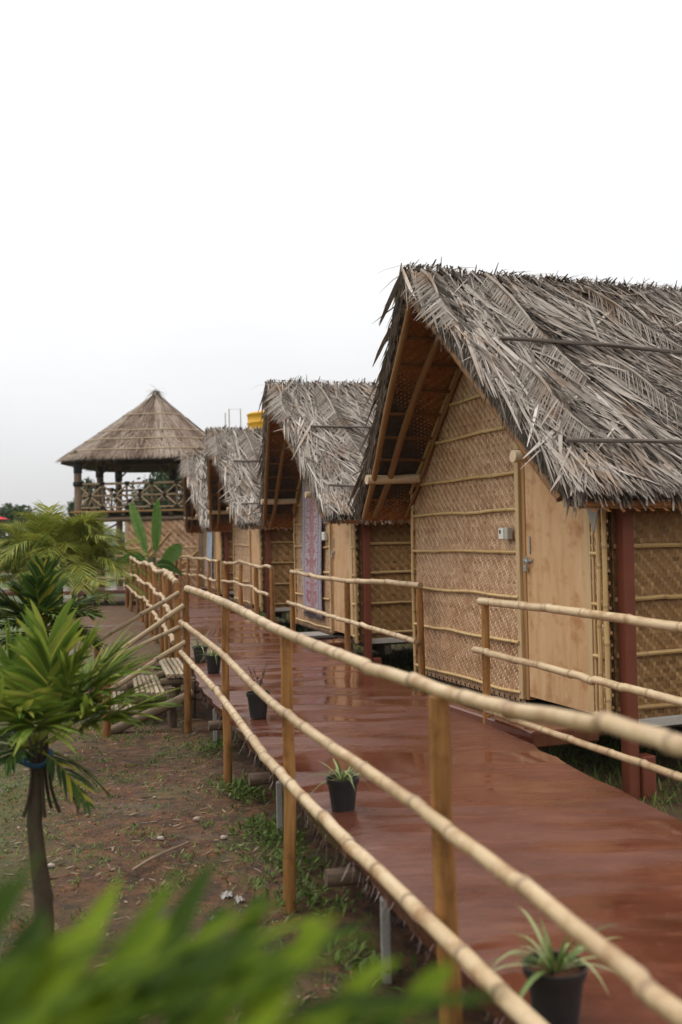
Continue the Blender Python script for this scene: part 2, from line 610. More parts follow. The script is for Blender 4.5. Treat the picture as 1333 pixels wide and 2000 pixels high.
xs = np.concatenate([[-3000, -1200, -500, -200, -90, -45, -25, -16], np.arange(-11, 5, .14), [6, 8, 11, 16, 25, 45, 90, 200, 500, 1200, 3000]])
ys = np.concatenate([[-300, -60, -12, -4, -1], np.arange(0, 16, .14), np.arange(16, 34, .6), [36, 40, 50, 70, 110, 200, 400, 900, 2000, 4500]])
XX, YY = np.meshgrid(xs, ys, indexing='ij')
ZZ = gz(XX, YY)
nyy = len(ys)
me = bpy.data.meshes.new('ground')
F = []
for i in range(len(xs) - 1):
    for j in range(nyy - 1):
        F.append((i * nyy + j, (i + 1) * nyy + j, (i + 1) * nyy + j + 1, i * nyy + j + 1))
me.from_pydata(np.stack([XX, YY, ZZ], -1).reshape(-1, 3).tolist(), [], F)
me.polygons.foreach_set('use_smooth', [True] * len(F))
a = me.attributes.new('soil', 'FLOAT', 'POINT')
a.data.foreach_set('value', (soilmask(XX, YY) * (YY < 33) * (XX < 30)).ravel().astype(float))
gm = bpy.data.materials.new('wet_red_earth_and_grass')
gm.use_nodes = True
N, l = gm.node_tree.nodes, gm.node_tree.links.new
b = N['Principled BSDF']
co = N.new('ShaderNodeTexCoord')
sa = N.new('ShaderNodeAttribute')
sa.attribute_name = 'soil'


def noise(N, l, vec, scale, detail=6, rough=.6):
    z = N.new('ShaderNodeTexNoise')
    z.inputs['Scale'].default_value = scale
    z.inputs['Detail'].default_value = detail
    z.inputs['Roughness'].default_value = rough
    l(vec, z.inputs['Vector'])
    return z.outputs[0]


def rampn(N, l, fac, stops):
    r_ = N.new('ShaderNodeValToRGB')
    el = r_.color_ramp.elements
    el[0].position, el[0].color = stops[0][0], (*stops[0][1], 1)
    el[1].position, el[1].color = stops[-1][0], (*stops[-1][1], 1)
    for p_, c_ in stops[1:-1]:
        x = el.new(p_)
        x.color = (*c_, 1)
    l(fac, r_.inputs[0])
    return r_.outputs[0]


def mixc(N, l, f, a_, b_):
    m_ = N.new('ShaderNodeMix')
    m_.data_type = 'RGBA'
    l(f, m_.inputs['Factor'])
    l(a_, m_.inputs['A'])
    l(b_, m_.inputs['B'])
    return m_.outputs['Result']


def math_(N, l, op, a_, b_=None):
    m_ = N.new('ShaderNodeMath')
    m_.operation = op
    for i, x in enumerate((a_, b_)):
        if x is None:
            continue
        if isinstance(x, (int, float)):
            m_.inputs[i].default_value = x
        else:
            l(x, m_.inputs[i])
    return m_.outputs[0]


ov = co.outputs['Object']
soil = rampn(N, l, noise(N, l, ov, 7, 10, .78), [(.32, (.020, .009, .004)), (.45, (.070, .029, .011)), (.56, (.145, .060, .021)), (.70, (.24, .125, .055))])
grey = rampn(N, l, noise(N, l, ov, 9, 8, .7), [(.3, (.022, .016, .012)), (.7, (.078, .058, .044))])
wetm = rampn(N, l, noise(N, l, ov, .8, 6, .65), [(.54, (0, 0, 0)), (.66, (1, 1, 1))])
soil = mixc(N, l, math_(N, l, 'MULTIPLY', wetm, .45), soil, grey)
grs = rampn(N, l, noise(N, l, ov, 3, 8, .7), [(.3, (.035, .05, .014)), (.5, (.075, .105, .025)), (.7, (.13, .16, .05))])
gmask = rampn(N, l, noise(N, l, ov, 1.1, 7, .7), [(.47, (0, 0, 0)), (.66, (1, 1, 1))])
inv = math_(N, l, 'SUBTRACT', 1.0, sa.outputs['Fac'])
gsum = N.new('ShaderNodeMath')
gsum.operation = 'ADD'
gsum.use_clamp = True
l(math_(N, l, 'MULTIPLY', gmask, .4), gsum.inputs[0])
l(math_(N, l, 'MULTIPLY', inv, 1.3), gsum.inputs[1])
l(mixc(N, l, gsum.outputs[0], soil, grs), b.inputs['Base Color'])
ro = N.new('ShaderNodeMapRange')
l(wetm, ro.inputs['Value'])
ro.inputs['To Min'].default_value = .85
ro.inputs['To Max'].default_value = .25
l(ro.outputs[0], b.inputs['Roughness'])
bp = N.new('ShaderNodeBump')
bp.inputs['Strength'].default_value = 1.0
bp.inputs['Distance'].default_value = .04
l(noise(N, l, ov, 26, 8, .7), bp.inputs['Height'])
l(bp.outputs[0], b.inputs['Normal'])
me.materials.append(gm)
tag(link('ground', me), kind='structure')

# ---- far hills
mb = MB()
n = 90
hx = np.linspace(-900, 500, n)
prof_ = 10 + 7 * np.sin(hx * .011 + 1) + 5 * np.sin(hx * .027) + 3 * np.sin(hx * .06 + 2)
for k, (dy, hz) in enumerate(((0, -.5), (40, .75), (90, 1.0), (180, .8), (300, -.2))):
    for x, p in zip(hx, prof_):
        mb.v.append((x, 800 + dy + 8 * math.sin(x * .05 + k), max(p, 2) * hz if hz > 0 else -2))
for k in range(4):
    for i in range(n - 1):
        mb.f.append((k * n + i, k * n + i + 1, (k + 1) * n + i + 1, (k + 1) * n + i))
        mb.r.append(.5)
        mb.m.append(0)
        mb.uv.append([(0, 0)] * 4)
tag(mb.build('hills', 'hill', None, True), kind='structure')

# ---- wet red walkway
DECK = .46
POSTX = lambda y: 1.19 - .278 * y
LE = [(-1.0, 1.60), (0, 1.32), (3.2, .43), (5.1, -.13), (7.5, -.79), (9.8, -1.42), (12.2, -1.92), (16, -2.78), (19.6, -3.62), (24, -4.75), (28.2, -6.0)]
RE = [(-1.0, 3.05), (0, 2.82), (4.94, 1.65), (7.7, 1.065), (10.5, .39), (13.8, -.50), (18.5, -1.62), (22, -2.55), (28.2, -4.0)]
lx = lambda y: float(np.interp(y, [p[0] for p in LE], [p[1] for p in LE]))
rx = lambda y: float(np.interp(y, [p[0] for p in RE], [p[1] for p in RE]))
dm = bpy.data.materials.new('wet_red_cement')
dm.use_nodes = True
N, l = dm.node_tree.nodes, dm.node_tree.links.new
b = N['Principled BSDF']
co = N.new('ShaderNodeTexCoord')
mpn = N.new('ShaderNodeMapping')
mpn.inputs['Rotation'].default_value = (0, 0, math.radians(15))
mpn.inputs['Scale'].default_value = (.55, 2.2, 1)
l(co.outputs['Object'], mpn.inputs[0])
ov = co.outputs['Object']
st = mpn.outputs[0]
base = rampn(N, l, noise(N, l, ov, 1.5, 8, .68), [(.28, (.070, .021, .011)), (.5, (.118, .037, .020)), (.72, (.165, .060, .034))])
dirt_sheen = rampn(N, l, noise(N, l, st, 5, 8, .75), [(.50, (0, 0, 0)), (.75, (1, 1, 1))])
dcol = N.new('ShaderNodeRGB')
dcol.outputs[0].default_value = (.185, .072, .043, 1)
base = mixc(N, l, math_(N, l, 'MULTIPLY', dirt_sheen, .75), base, dcol.outputs[0])  # streaky dirt, strengthened to put a pinkish sheen into the colour
mp3 = N.new('ShaderNodeMapping')
mp3.inputs['Rotation'].default_value = (0, 0, math.radians(14))
mp3.inputs['Scale'].default_value = (3, 26, 1)
l(co.outputs['Object'], mp3.inputs[0])
brush = rampn(N, l, noise(N, l, mp3.outputs[0], 1.0, 6, .75), [(.46, (0, 0, 0)), (.70, (1, 1, 1))])
dk2 = N.new('ShaderNodeRGB')
dk2.outputs[0].default_value = (.055, .017, .010, 1)
base = mixc(N, l, math_(N, l, 'MULTIPLY', brush, .55), base, dk2.outputs[0])
scr = rampn(N, l, noise(N, l, ov, 11, 12, .85), [(.56, (0, 0, 0)), (.68, (1, 1, 1))])
scol = N.new('ShaderNodeRGB')
scol.outputs[0].default_value = (.28, .155, .11, 1)
base = mixc(N, l, math_(N, l, 'MULTIPLY', scr, .42), base, scol.outputs[0])
l(base, b.inputs['Base Color'])
pud = rampn(N, l, noise(N, l, st, .95, 4, .55), [(.43, (0, 0, 0)), (.56, (1, 1, 1))])
ro = N.new('ShaderNodeMapRange')
l(pud, ro.inputs['Value'])
ro.inputs['To Min'].default_value = .36
ro.inputs['To Max'].default_value = .04
fr = math_(N, l, 'MULTIPLY', noise(N, l, ov, 30, 4, .6), .16)
l(math_(N, l, 'ADD', ro.outputs[0], math_(N, l, 'MULTIPLY', fr, math_(N, l, 'SUBTRACT', 1.1, pud))), b.inputs['Roughness'])
b.inputs['Specular IOR Level'].default_value = .5
bp = N.new('ShaderNodeBump')
bp.inputs['Distance'].default_value = .012
pi = math_(N, l, 'SUBTRACT', 1.05, pud)
l(math_(N, l, 'MULTIPLY', pi, .55), bp.inputs['Strength'])
l(math_(N, l, 'ADD', noise(N, l, st, 16, 8, .7), math_(N, l, 'MULTIPLY', noise(N, l, mp3.outputs[0], 1.3, 4, .6), .8)), bp.inputs['Height'])
l(bp.outputs[0], b.inputs['Normal'])
M['deck'] = dm

mb = MB()
yy = np.arange(-1.0, 28.3, .2)
nw = 13
for y in yy:
    a_, c_ = lx(y) + R.uniform(-.018, .018), rx(y) + R.uniform(-.022, .022)
    for k in range(nw):
        t = k / (nw - 1)
        edge = -.012 if k in (0, nw - 1) else 0
        mb.v.append((a_ + (c_ - a_) * t, y, DECK + edge + .004 * math.sin(y * 1.3 + k) + .003 * math.sin(y * 3.1 - k * 2)))
    for k in (nw - 1, 0):
        x = a_ if k == 0 else c_
        mb.v.append((x + (.03 if k == 0 else -.03), y, DECK - .10 + R.uniform(-.02, .01)))
per = nw + 2
for i in range(len(yy) - 1):
    for k in range(per):
        k2 = (k + 1) % per
        mb.f.append((i * per + k, i * per + k2, (i + 1) * per + k2, (i + 1) * per + k))
        mb.r.append(.5)
        mb.m.append(0)
        mb.uv.append([(0, 0)] * 4)
walk = mb.build('walkway', 'deck', None, True)
tag(walk, kind='structure')
mb = MB()                       # branch to the left at the far end
cbox(mb, (-15, 28.6, DECK - .12), (-3.0, 30.6, DECK - .004), .01)
br = mb.build('walkway_branch', 'deck')
tag(br, kind='structure')
for y in (1.9, 3.55, 4.75, 6.7, 8.6, 10.6, 12.6, 14.6, 17, 19.6, 22.4, 25.4):
    mb = MB()
    s = -.26
    d = norm([1, .27, 0])
    p0 = np.array([lx(y) - .13, y - .03, DECK - .175])
    log(mb, [p0 + d * .05, p0 + d * (rx(y) - lx(y) + .2)], .042, .04, rnd=.2)
    mb.build('beam', 'log', walk, True)
for y in (2.55, 4.3, 6.35, 9.1, 11.8, 15, 18.5, 22):
    for x in (lx(y) + .05, rx(y) - .12):
        mb = MB()
        cbox(mb, (x - .022, y - .03, -.12), (x + .022, y + .03, DECK - .115), .006)
        mb.build('support_post', 'concrete', walk)
for x in (-12.5, -10.6, -8.8, -7.2, -6.2):
    for y in (28.75, 30.4):
        mb = MB()
        log(mb, [(x, y, -.1), (x, y, DECK - .13)], .06, .055)
        mb.build('support_post', 'darkwood', br, True)
mb = MB()                       # torn sacking and strands that hang from the slab's left edge
for i in range(260):
    y = R.uniform(1.2, 11.5)
    x = lx(y) + R.uniform(-.02, .03)
    ln = R.uniform(.02, .09) * (1.3 if 4.6 < y < 9.5 else .8)
    d = norm([R.uniform(-.5, .1), R.uniform(-.6, .6), -1])
    blades(mb, [(x, y, DECK - .07 + R.uniform(-.02, .03))], [d], [norm(np.cross(d, [1, .3, 0]))], [(-.3, 0, 0)], ln, R.uniform(.0015, .006), .3, 2, (1, .9, .4))
tag(mb.build('sacking_fringe', 'sack', walk), kind='stuff')


# ================================================================== HUTS
HW, FLOOR, DEPTH = 1.6, .55, 4.3
EW, EZ, RZ = 1.94, 2.17, 4.10
SL = (RZ - EZ) / EW
OA, OE = .82, .50
BACK = DEPTH + .5
UND = .17


def under(x):
    return RZ - UND - SL * np.abs(x)


def slope_pt(side, s, t):
    """s: 0 front .. 1 back, t: 0 ridge .. 1 eave (beyond 1 hangs lower)"""
    s, t = np.asarray(s, float), np.asarray(t, float)
    yf = -OA + (OA - OE) * t
    y = yf + (BACK - yf) * s
    sag = .035 * np.sin(s * 9 + side) * np.sin(t * 3.1)
    x = side * EW * t
    z = RZ + (EZ - RZ) * t - .16 * (t - .5) * (1 - t) * t * 4 * .3 + sag * .5
    return np.stack([x, y, z], -1)


def hut_roof(par, detail, nfr):
    mb = MB()
    ns, nt_ = 26, 12
    for side in (-1, 1):
        o = len(mb.v)
        nrm = norm([side * SL, 0, 1])
        for off in (0, -.11):
            for i in range(ns + 1):
                for j in range(nt_ + 1):
                    p = slope_pt(side, i / ns, j / nt_) + nrm * off
                    mb.v.append(tuple(p))
        sz = (ns + 1) * (nt_ + 1)
        id_ = lambda k, i, j: o + k * sz + i * (nt_ + 1) + j
        fs = []
        for i in range(ns):
            for j in range(nt_):
                q = (id_(0, i, j), id_(0, i + 1, j), id_(0, i + 1, j + 1), id_(0, i, j + 1))
                fs.append(q)
                fs.append((id_(1, i, j), id_(1, i, j + 1), id_(1, i + 1, j + 1), id_(1, i + 1, j)))
            fs.append((id_(0, i, nt_), id_(0, i + 1, nt_), id_(1, i + 1, nt_), id_(1, i, nt_)))
        for j in range(nt_):
            fs.append((id_(0, 0, j), id_(0, 0, j + 1), id_(1, 0, j + 1), id_(1, 0, j)))
            fs.append((id_(0, ns, j), id_(1, ns, j), id_(1, ns, j + 1), id_(0, ns, j + 1)))
        mb.f += fs
        mb.r += [.5] * len(fs)
        mb.m += [0] * len(fs)
        mb.uv += [[(0, 0)] * 4 for _ in fs]
    roof = mb.build('roof', 'thatch_base', par, True)
    # leaf strips
    mb = MB()
    vdir = np.array([0, 1.0, 0])
    for side in (-1, 1):
        n = int((9000 if side > 0 else 4000) * detail)
        nrm = norm([side * SL, 0, 1])
        dn = norm([side * EW, 0, EZ - RZ])
        s = rng.random(n) ** 1.05
        t = rng.random(n) * 1.0 - .04
        # leaves of one frond lie together: directions come in patches
        cs, ct = np.floor(s * 11 + t * 2.5), np.floor(t * 6.5 + s * 3)
        hsh = np.modf(np.abs(np.sin(cs * 12.9898 + ct * 78.233 + side) * 43758.5453))[0]
        hsh2 = np.modf(np.abs(np.sin(cs * 39.34 + ct * 11.13 + side) * 24634.63))[0]
        phi = np.radians(27 + 26 * (hsh - .5) + rng.normal(0, 13, n))
        phi = np.where(s < .10, phi * .35 + np.radians(rng.normal(-4, 22, n)), phi)
        wild = rng.random(n) < .08
        phi = np.where(wild & (s > .08), np.radians(rng.normal(10, 55, n)), phi)
        phi = np.clip(phi, math.radians(-70), math.radians(75))
        phi = np.where(s < .03, np.maximum(phi, np.radians(-8)), phi)
        D = dn * np.cos(phi)[:, None] + vdir * np.sin(phi)[:, None]
        lift = rng.random(n) ** 1.4 * .045 + .005
        P = slope_pt(side, s, np.clip(t, -.02, 1)) + nrm * lift[:, None]
        Ln = rng.uniform(.32, .80, n) * np.where(s < .06, .75, 1)
        maxl = (1.02 - t) * math.hypot(EW, EZ - RZ) / np.maximum(np.cos(phi), .3)
        Ln = np.minimum(Ln, np.maximum(maxl, .10))
        W = np.where(rng.random(n) < .42, rng.uniform(.020, .042, n), rng.uniform(.008, .020, n))
        D = norm(D + nrm * rng.normal(.005, .022, n)[:, None])
        S = norm(np.cross(D, nrm) + nrm * rng.normal(0, .25, n)[:, None])
        col = np.clip(.50 + .30 * (hsh2 - .5) + rng.normal(0, .19, n) + .12 * lift / .06 - .05, 0, 1)
        blades(mb, P, D, S, nrm[None], Ln, W, rng.normal(-.05, .06, n), 3, (.7, 1, .85, .15), col)
        # eave fringe hanging down
        n = int(1900 * detail * (1 if side > 0 else .6))
        s = rng.random(n)
        P = slope_pt(side, s, rng.uniform(.90, 1.0, n)) + nrm * rng.uniform(-.09, .04, n)[:, None]
        D = norm(dn + vdir * rng.normal(.35, .3, n)[:, None] + np.array([0, 0, -1]) * rng.uniform(0, .5, n)[:, None])
        blades(mb, P, D, norm(np.cross(D, nrm)), nrm[None], rng.uniform(.06, .14, n), rng.uniform(.008, .020, n), rng.normal(-.2, .1, n), 2, (1, 1, .8), np.clip(rng.normal(.38, .2, n), 0, 1))
        # ragged front edge of the gable
        n = int(1600 * detail)
        t = rng.random(n)
        P = slope_pt(side, np.full(n, .0), t) + nrm * rng.uniform(-.10, .05, n)[:, None] + vdir * rng.uniform(0, .08, n)[:, None]
        D = norm(dn * rng.uniform(.3, 1.2, n)[:, None] - vdir * rng.uniform(.0, .35, n)[:, None] + np.array([0, 0, -.35]))
        blades(mb, P, D, norm(np.cross(D, nrm)), nrm[None], rng.uniform(.05, .15, n), rng.uniform(.006, .016, n), rng.normal(-.3, .15, n), 2, (1, .9, .2), np.clip(rng.normal(.40, .2, n), 0, 1))
    # ridge: leaves folded over and stubs poking up
    n = int(1500 * detail)
    s = rng.random(n)
    sd_ = np.where(rng.random(n) < .6, 1.0, -1.0)
    P = slope_pt(1, s, np.zeros(n)) + np.stack([-sd_ * rng.uniform(.0, .1, n), rng.normal(0, .02, n), rng.uniform(.0, .07, n)], -1)
    D = norm(np.stack([sd_, rng.normal(.35, .5, n), rng.uniform(-.5, .25, n)], -1))
    blades(mb, P, D, norm(np.cross(D, [0, 0, 1])), [[0, 0, -1]], rng.uniform(.15, .5, n), rng.uniform(.006, .018, n), rng.uniform(.2, .6, n), 3, (.8, 1, .8, .15), np.clip(rng.normal(.5, .2, n), 0, 1))
    n = int(120 * detail)
    s = rng.random(n)
    P = slope_pt(1, s, np.zeros(n)) + np.stack([rng.normal(0, .03, n), np.zeros(n), np.zeros(n)], -1)
    D = norm(np.stack([rng.normal(0, .4, n), rng.normal(.5, .4, n), np.ones(n)], -1))
    blades(mb, P, D, norm(np.cross(D, [1, .2, 0])), [[1, 0, 0]], rng.uniform(.05, .15, n), rng.uniform(.008, .028, n), .1, 2, (1, .9, .4), np.clip(rng.normal(.25, .15, n), 0, 1))
    tag(mb.build('thatch_leaves', 'thatch', roof), kind='stuff')
    # whole fronds with their ribs, laid over the thatch
    nrm = norm([SL, 0, 1])
    dn = norm([EW, 0, EZ - RZ])
    spots = [(.13, .02, 10, 1.55), (.02, .03, 2, .8), (.30, .05, 30, 1.2), (.06, .5, 12, .9), (.22, .45, 28, 1.0), (.42, .15, 34, 1.2), (.40, .55, 40, .9), (.55, .05, 30, 1.1), (.60, .45, 36, 1.0), (.16, .62, 5, .7), (.72, .2, 36, 1.2), (.80, .5, 30, .9)]
    for s0, t0, ang, ln in spots[:max(2, nfr // 2)]:
        mb = MB()
        a_ = math.radians(ang)
        d = dn * math.cos(a_) + vdir * math.sin(a_)
        p0 = slope_pt(1, s0, t0) + nrm * .07
        rib = np.array([p0 + d * (ln * k / 8) + nrm * (.012 * math.sin(k)) + vdir * (.02 * math.sin(k * .8)) for k in range(9)])
        tube(mb, rib, np.linspace(.016, .006, 9), 6, .62)
        k = int(ln * 52)
        tt = np.linspace(.03, .98, k)
        base_ = p0 + d * (ln * tt)[:, None] + nrm * .004
        lat = norm(np.cross(nrm, d))
        for sg in (1, -1):
            dd = norm(d * .75 + lat * sg * rng.uniform(.7, 1.1, k)[:, None] + nrm * rng.normal(-.02, .05, k)[:, None])
            ll = (.16 + .26 * np.sin(tt * math.pi)) * rng.uniform(.75, 1.1, k)
            blades(mb, base_, dd, norm(np.cross(dd, nrm) + nrm * .5), nrm[None], ll, rng.uniform(.009, .017, k), -.12, 3, (.7, 1, .8, .15), np.clip(rng.normal(.58, .16, k), 0, 1))
        mb.build('palm_frond', 'thatch', roof)
    # poles that hold the thatch down
    for t0, s0 in ((.40, .055), (.845, .03)):
        mb = MB()
        pts = [slope_pt(1, s, t0 + R.uniform(-.006, .006)) + nrm * (.085 + R.uniform(-.012, .008)) for s in np.linspace(s0, .98, 7)]
        log(mb, pts, .017, .020, n=7, rnd=.45, wob=.004)
        mb.build('roof_batten', 'greypole', roof, True)
        mb = MB()
        pts = [slope_pt(-1, s, t0) + norm([-SL, 0, 1]) * .085 for s in np.linspace(s0, .98, 4)]
        log(mb, pts, .017, .020, n=6, rnd=.45)
        mb.build('roof_batten', 'greypole', roof, True)
    return roof


def hut_under(par):
    """what one sees from below the gable: matting, purlins, rafters, ridge pole, tie beam"""
    for side in (-1, 1):
        mb = MB()
        nrm = norm([side * SL, 0, 1])
        dn = norm([side * EW, 0, EZ - RZ])
        Ls = math.hypot(EW, EZ - RZ) - .05
        top = np.array([0, 0, RZ - .155])

        def place(x, z, out, dn=dn, nrm=nrm, top=top):
            x, z = np.asarray(x), np.asarray(z)
            return top + dn * x[..., None] + np.array([0, 1.0, 0]) * z[..., None] - nrm * out
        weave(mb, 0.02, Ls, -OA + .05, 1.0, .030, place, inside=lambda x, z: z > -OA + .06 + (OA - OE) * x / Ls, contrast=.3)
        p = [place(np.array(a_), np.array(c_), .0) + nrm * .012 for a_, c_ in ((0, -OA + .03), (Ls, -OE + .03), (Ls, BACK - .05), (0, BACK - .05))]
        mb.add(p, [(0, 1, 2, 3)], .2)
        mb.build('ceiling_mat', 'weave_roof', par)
        for k in range(1, 10):
            t = k / 10.0
            mb = MB()
            q = slope_pt(side, 0, t) - nrm * .155
            bamboo(mb, [q + [0, .02, 0], (q[0], BACK - .05, q[2])], .016, n=6, rnd=.35)
            mb.build('purlin', 'rafter', par, True)
        for y0, kx, rr_ in ((-OA + .04, 0, .032), (-.40, 1, .034), (-.05, 0, .022)):
            mb = MB()
            y1 = y0 + (OA - OE) * .9 if y0 < -.5 else y0
            kink = .03 if kx else .008
            pts = []
            for t in (0.02, .2, .42, .6, .8, .97):
                t = min(t, .97)
                q = slope_pt(side, 0, t) - nrm * (.205 if side < 0 or y0 > -.6 else .150)
                pts.append((q[0], y0 + (y1 - y0) * t + kink * math.sin(t * 7 + 1) * (1 + .5 * math.sin(t * 17)), q[2]))
            log(mb, pts, rr_, rr_ * .9, n=9, rnd=.6)
            mb.build('rafter', 'rafter', par, True)
    mb = MB()
    log(mb, [(0, -OA + .02, RZ - .20), (0, BACK - .1, RZ - .20)], .042, .042, rnd=.55)
    mb.build('ridge_pole', 'rafter', par, True)
    for x in (-1.38, 1.38):
        mb = MB()
        log(mb, [(x, -OE - .12, under(x) - .115), (x, BACK - .2, under(x) - .115)], .045, .042, rnd=.75)
        mb.build('eave_beam', 'pole', par, True)


BZ = [.575, .99, 1.365, 1.73, 2.08, 2.39, 2.77, 3.09, 3.4]


def make_hut(loc, slope, label, detail, cell, nfr, variant):
    th = math.atan2(-1, -slope) if slope < 0 else 0
    rz = math.atan2(-1.0, abs(slope)) if slope else -math.pi / 2
    h = empty('bamboo_hut', (loc[0], loc[1], 0), rz)
    tag(h, label, 'hut', 'thatched bamboo huts along the walkway')
    hut_roof(h, detail, nfr)
    hut_under(h)
    # front wall of woven bamboo with split-bamboo battens
    d0, d1 = .53, 1.42
    mb = MB()

    def ins(x, z):
        ok = z < under(x) - .03
        return ok & ~((x > d0 - .07) & (x < d1 + .015) & (z < 2.57))
    bulge = lambda x, z: -.02 * np.sin((z - .5) * 3.0) * np.sin((x + 1.6) * 1.1)
    weave(mb, -HW, HW, FLOOR - .03, 3.85, cell, lambda x, z, o: np.stack([x, -.012 - o + bulge(x, z), z], -1), ins)
    wall = mb.build('front_wall', 'weave_front', h)
    mb = MB()
    for poly in ([(-HW, FLOOR), (d0 - .06, FLOOR), (d0 - .06, 2.58), (-.0, 3.85), (-HW, under(HW))], [(d0 - .06, 2.58), (d1 + .02, 2.58), (d1 + .02, under(d1 + .02)), (0, 3.85)], [(d1 + .02, FLOOR), (HW, FLOOR), (HW, under(HW)), (d1 + .02, under(d1 + .02))]):
        mb.add([(x, .02, z) for x, z in poly], [tuple(range(len(poly)))], .3)
        mb.add([(x, .035, z) for x, z in poly], [tuple(range(len(poly)))[::-1]], .3)
    mb.build('backing', 'weave_back', wall)
    for z in BZ:
        xr = HW if z < 2.2 else (RZ - UND - z) / SL - .02
        runs = [(-xr, d0 - .09), (d1 + .03, xr - .03)] if z < 2.55 else [(-xr, xr)]
        for x0, x1 in runs:
            if x1 - x0 < .05:
                continue
            mb = MB()
            pts = [(x, -.034 + float(bulge(np.array(x), np.array(z))) + R.uniform(-.003, .003), z + R.uniform(-.009, .009) * (1 if x1 - x0 > .5 else .2)) for x in np.linspace(x0, x1, 6 if x1 - x0 > .5 else 2)]
            bamboo(mb, pts, .015, .34, 7, rnd=R.uniform(.35, .75))
            mb.build('batten', 'batten', wall, True)
    for side in (-1, 1):
        mb = MB()
        bamboo(mb, [(side * (HW + .005), -.03, FLOOR - .06), (side * (HW + .012), -.035, 1.4), (side * HW, -.03, under(HW) - .02)], .018, n=7, rnd=.55)
        mb.build('edge_pole', 'batten', wall, True)
        mb = MB()
        bamboo(mb, [(side * HW, -.05, under(HW) - .03), (side * .02, -.05, under(0.02) - .03)], .018, n=7, rnd=.4)
        mb.build('edge_pole', 'batten', wall, True)
    if variant == 1:
        mb = MB()
        bamboo(mb, [(d1 + .125, -.045, FLOOR - .05), (d1 + .135, -.045, 2.3)], .017, n=7, rnd=.6)
        mb.build('edge_pole', 'batten', wall, True)
    # door and frame
    mb = MB()
    cbox(mb, (d0 - .115, -.045, FLOOR - .02), (d0 - .058, .04, 2.57), .004, .5)
    cbox(mb, (d1 + .026, -.03, FLOOR - .02), (d1 + .048, .05, 2.5), .004, .4)
    cbox(mb, (d0 - .115, -.048, 2.572), (d1 + .035, .04, 2.64), .004, .5)
    fr_ = mb.build('door_frame', 'frame_pale', h)
    mb = MB()
    cbox(mb, (d0 - .056, -.02, FLOOR - .02), (d0 - .003, .05, 2.568), .004, .5)
    mb.build('jamb', 'frame', fr_)
    mb = MB()
    cbox(mb, (d0, -.014, FLOOR + .01), (d1, .014, 2.54), .003)
    door = mb.build('door', 'ply', h)
    mb = MB()
    cbox(mb, (d1 - .075, -.021, FLOOR + .012), (d1 - .001, -.0145, 2.53), .002, .5)
    mb.build('stile', 'frame_pale', door)
    if detail > .6:
        mb = MB()
        cbox(mb, (d0 + .055, -.026, 1.72), (d0 + .068, -.015, 1.86), .002)
        cbox(mb, (d0 - .03, -.034, 1.655), (d0 + .10, -.022, 1.675), .002)
        cbox(mb, (d0 + .03, -.040, 1.64), (d0 + .05, -.028, 1.70), .002)
        mb.build('latch', 'steel', door)
        mb = MB()
        cbox(mb, (d0 + .005, -.055, 1.575), (d0 + .045, -.03, 1.625), .005)
        tube(mb, [(d0 + .012, -.042, 1.62), (d0 + .012, -.042, 1.655), (d0 + .025, -.042, 1.668), (d0 + .038, -.042, 1.655), (d0 + .038, -.042, 1.62)], .004, 6)
        mb.build('padlock', 'steel', door)
    # side walls
    sc = .029 if detail > .6 else .042
    for side in ((1, -1) if variant < 3 else (1, -1)):
        mb = MB()
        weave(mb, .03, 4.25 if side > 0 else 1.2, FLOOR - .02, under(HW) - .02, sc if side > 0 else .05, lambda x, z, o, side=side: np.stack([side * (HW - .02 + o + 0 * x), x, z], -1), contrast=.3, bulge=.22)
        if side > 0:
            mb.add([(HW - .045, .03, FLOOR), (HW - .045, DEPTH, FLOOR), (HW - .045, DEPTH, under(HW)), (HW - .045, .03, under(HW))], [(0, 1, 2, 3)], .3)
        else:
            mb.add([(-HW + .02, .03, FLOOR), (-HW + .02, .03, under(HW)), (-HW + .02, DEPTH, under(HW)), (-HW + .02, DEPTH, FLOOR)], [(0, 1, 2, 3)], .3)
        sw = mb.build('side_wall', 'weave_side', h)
        for z in (.62, 1.0, 1.4, 1.78, 2.1):
            mb = MB()
            bamboo(mb, [(side * (HW + .012), .05, z), (side * (HW + .012), 2, z + R.uniform(-.02, .02)), (side * (HW + .012), DEPTH, z)], .018, .4, 7, rnd=R.uniform(.1, .4))
            mb.build('batten', 'batten', sw, True)
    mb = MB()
    quad_sheet(mb, [(-HW, DEPTH + .02, -.05), (HW, DEPTH + .02, -.05), (HW, DEPTH + .02, under(HW)), (0, DEPTH + .02, RZ - .25), (-HW, DEPTH + .02, under(HW))], .4)  # unseen back wall, carried down to the ground to block light beneath the hut
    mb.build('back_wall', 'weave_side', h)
    # floor on beams and painted pillars
    mb = MB()
    cbox(mb, (-HW, .03, FLOOR - .10), (HW, DEPTH, FLOOR - .05), .004)
    mb.build('floor', 'darkwood', h)
    mb = MB()
    cbox(mb, (HW + .005, .10, FLOOR - .075), (HW + .045, DEPTH, FLOOR - .01), .004, .6)
    mb.build('edge_plank', 'greyplank', h)
    for y in (.35, 1.7, 3.0, 4.1):
        mb = MB()
        cbox(mb, (-HW - .05, y, FLOOR - .22), (HW + .03, y + .09, FLOOR - .105), .006)
        mb.build('floor_beam', 'darkwood', h)
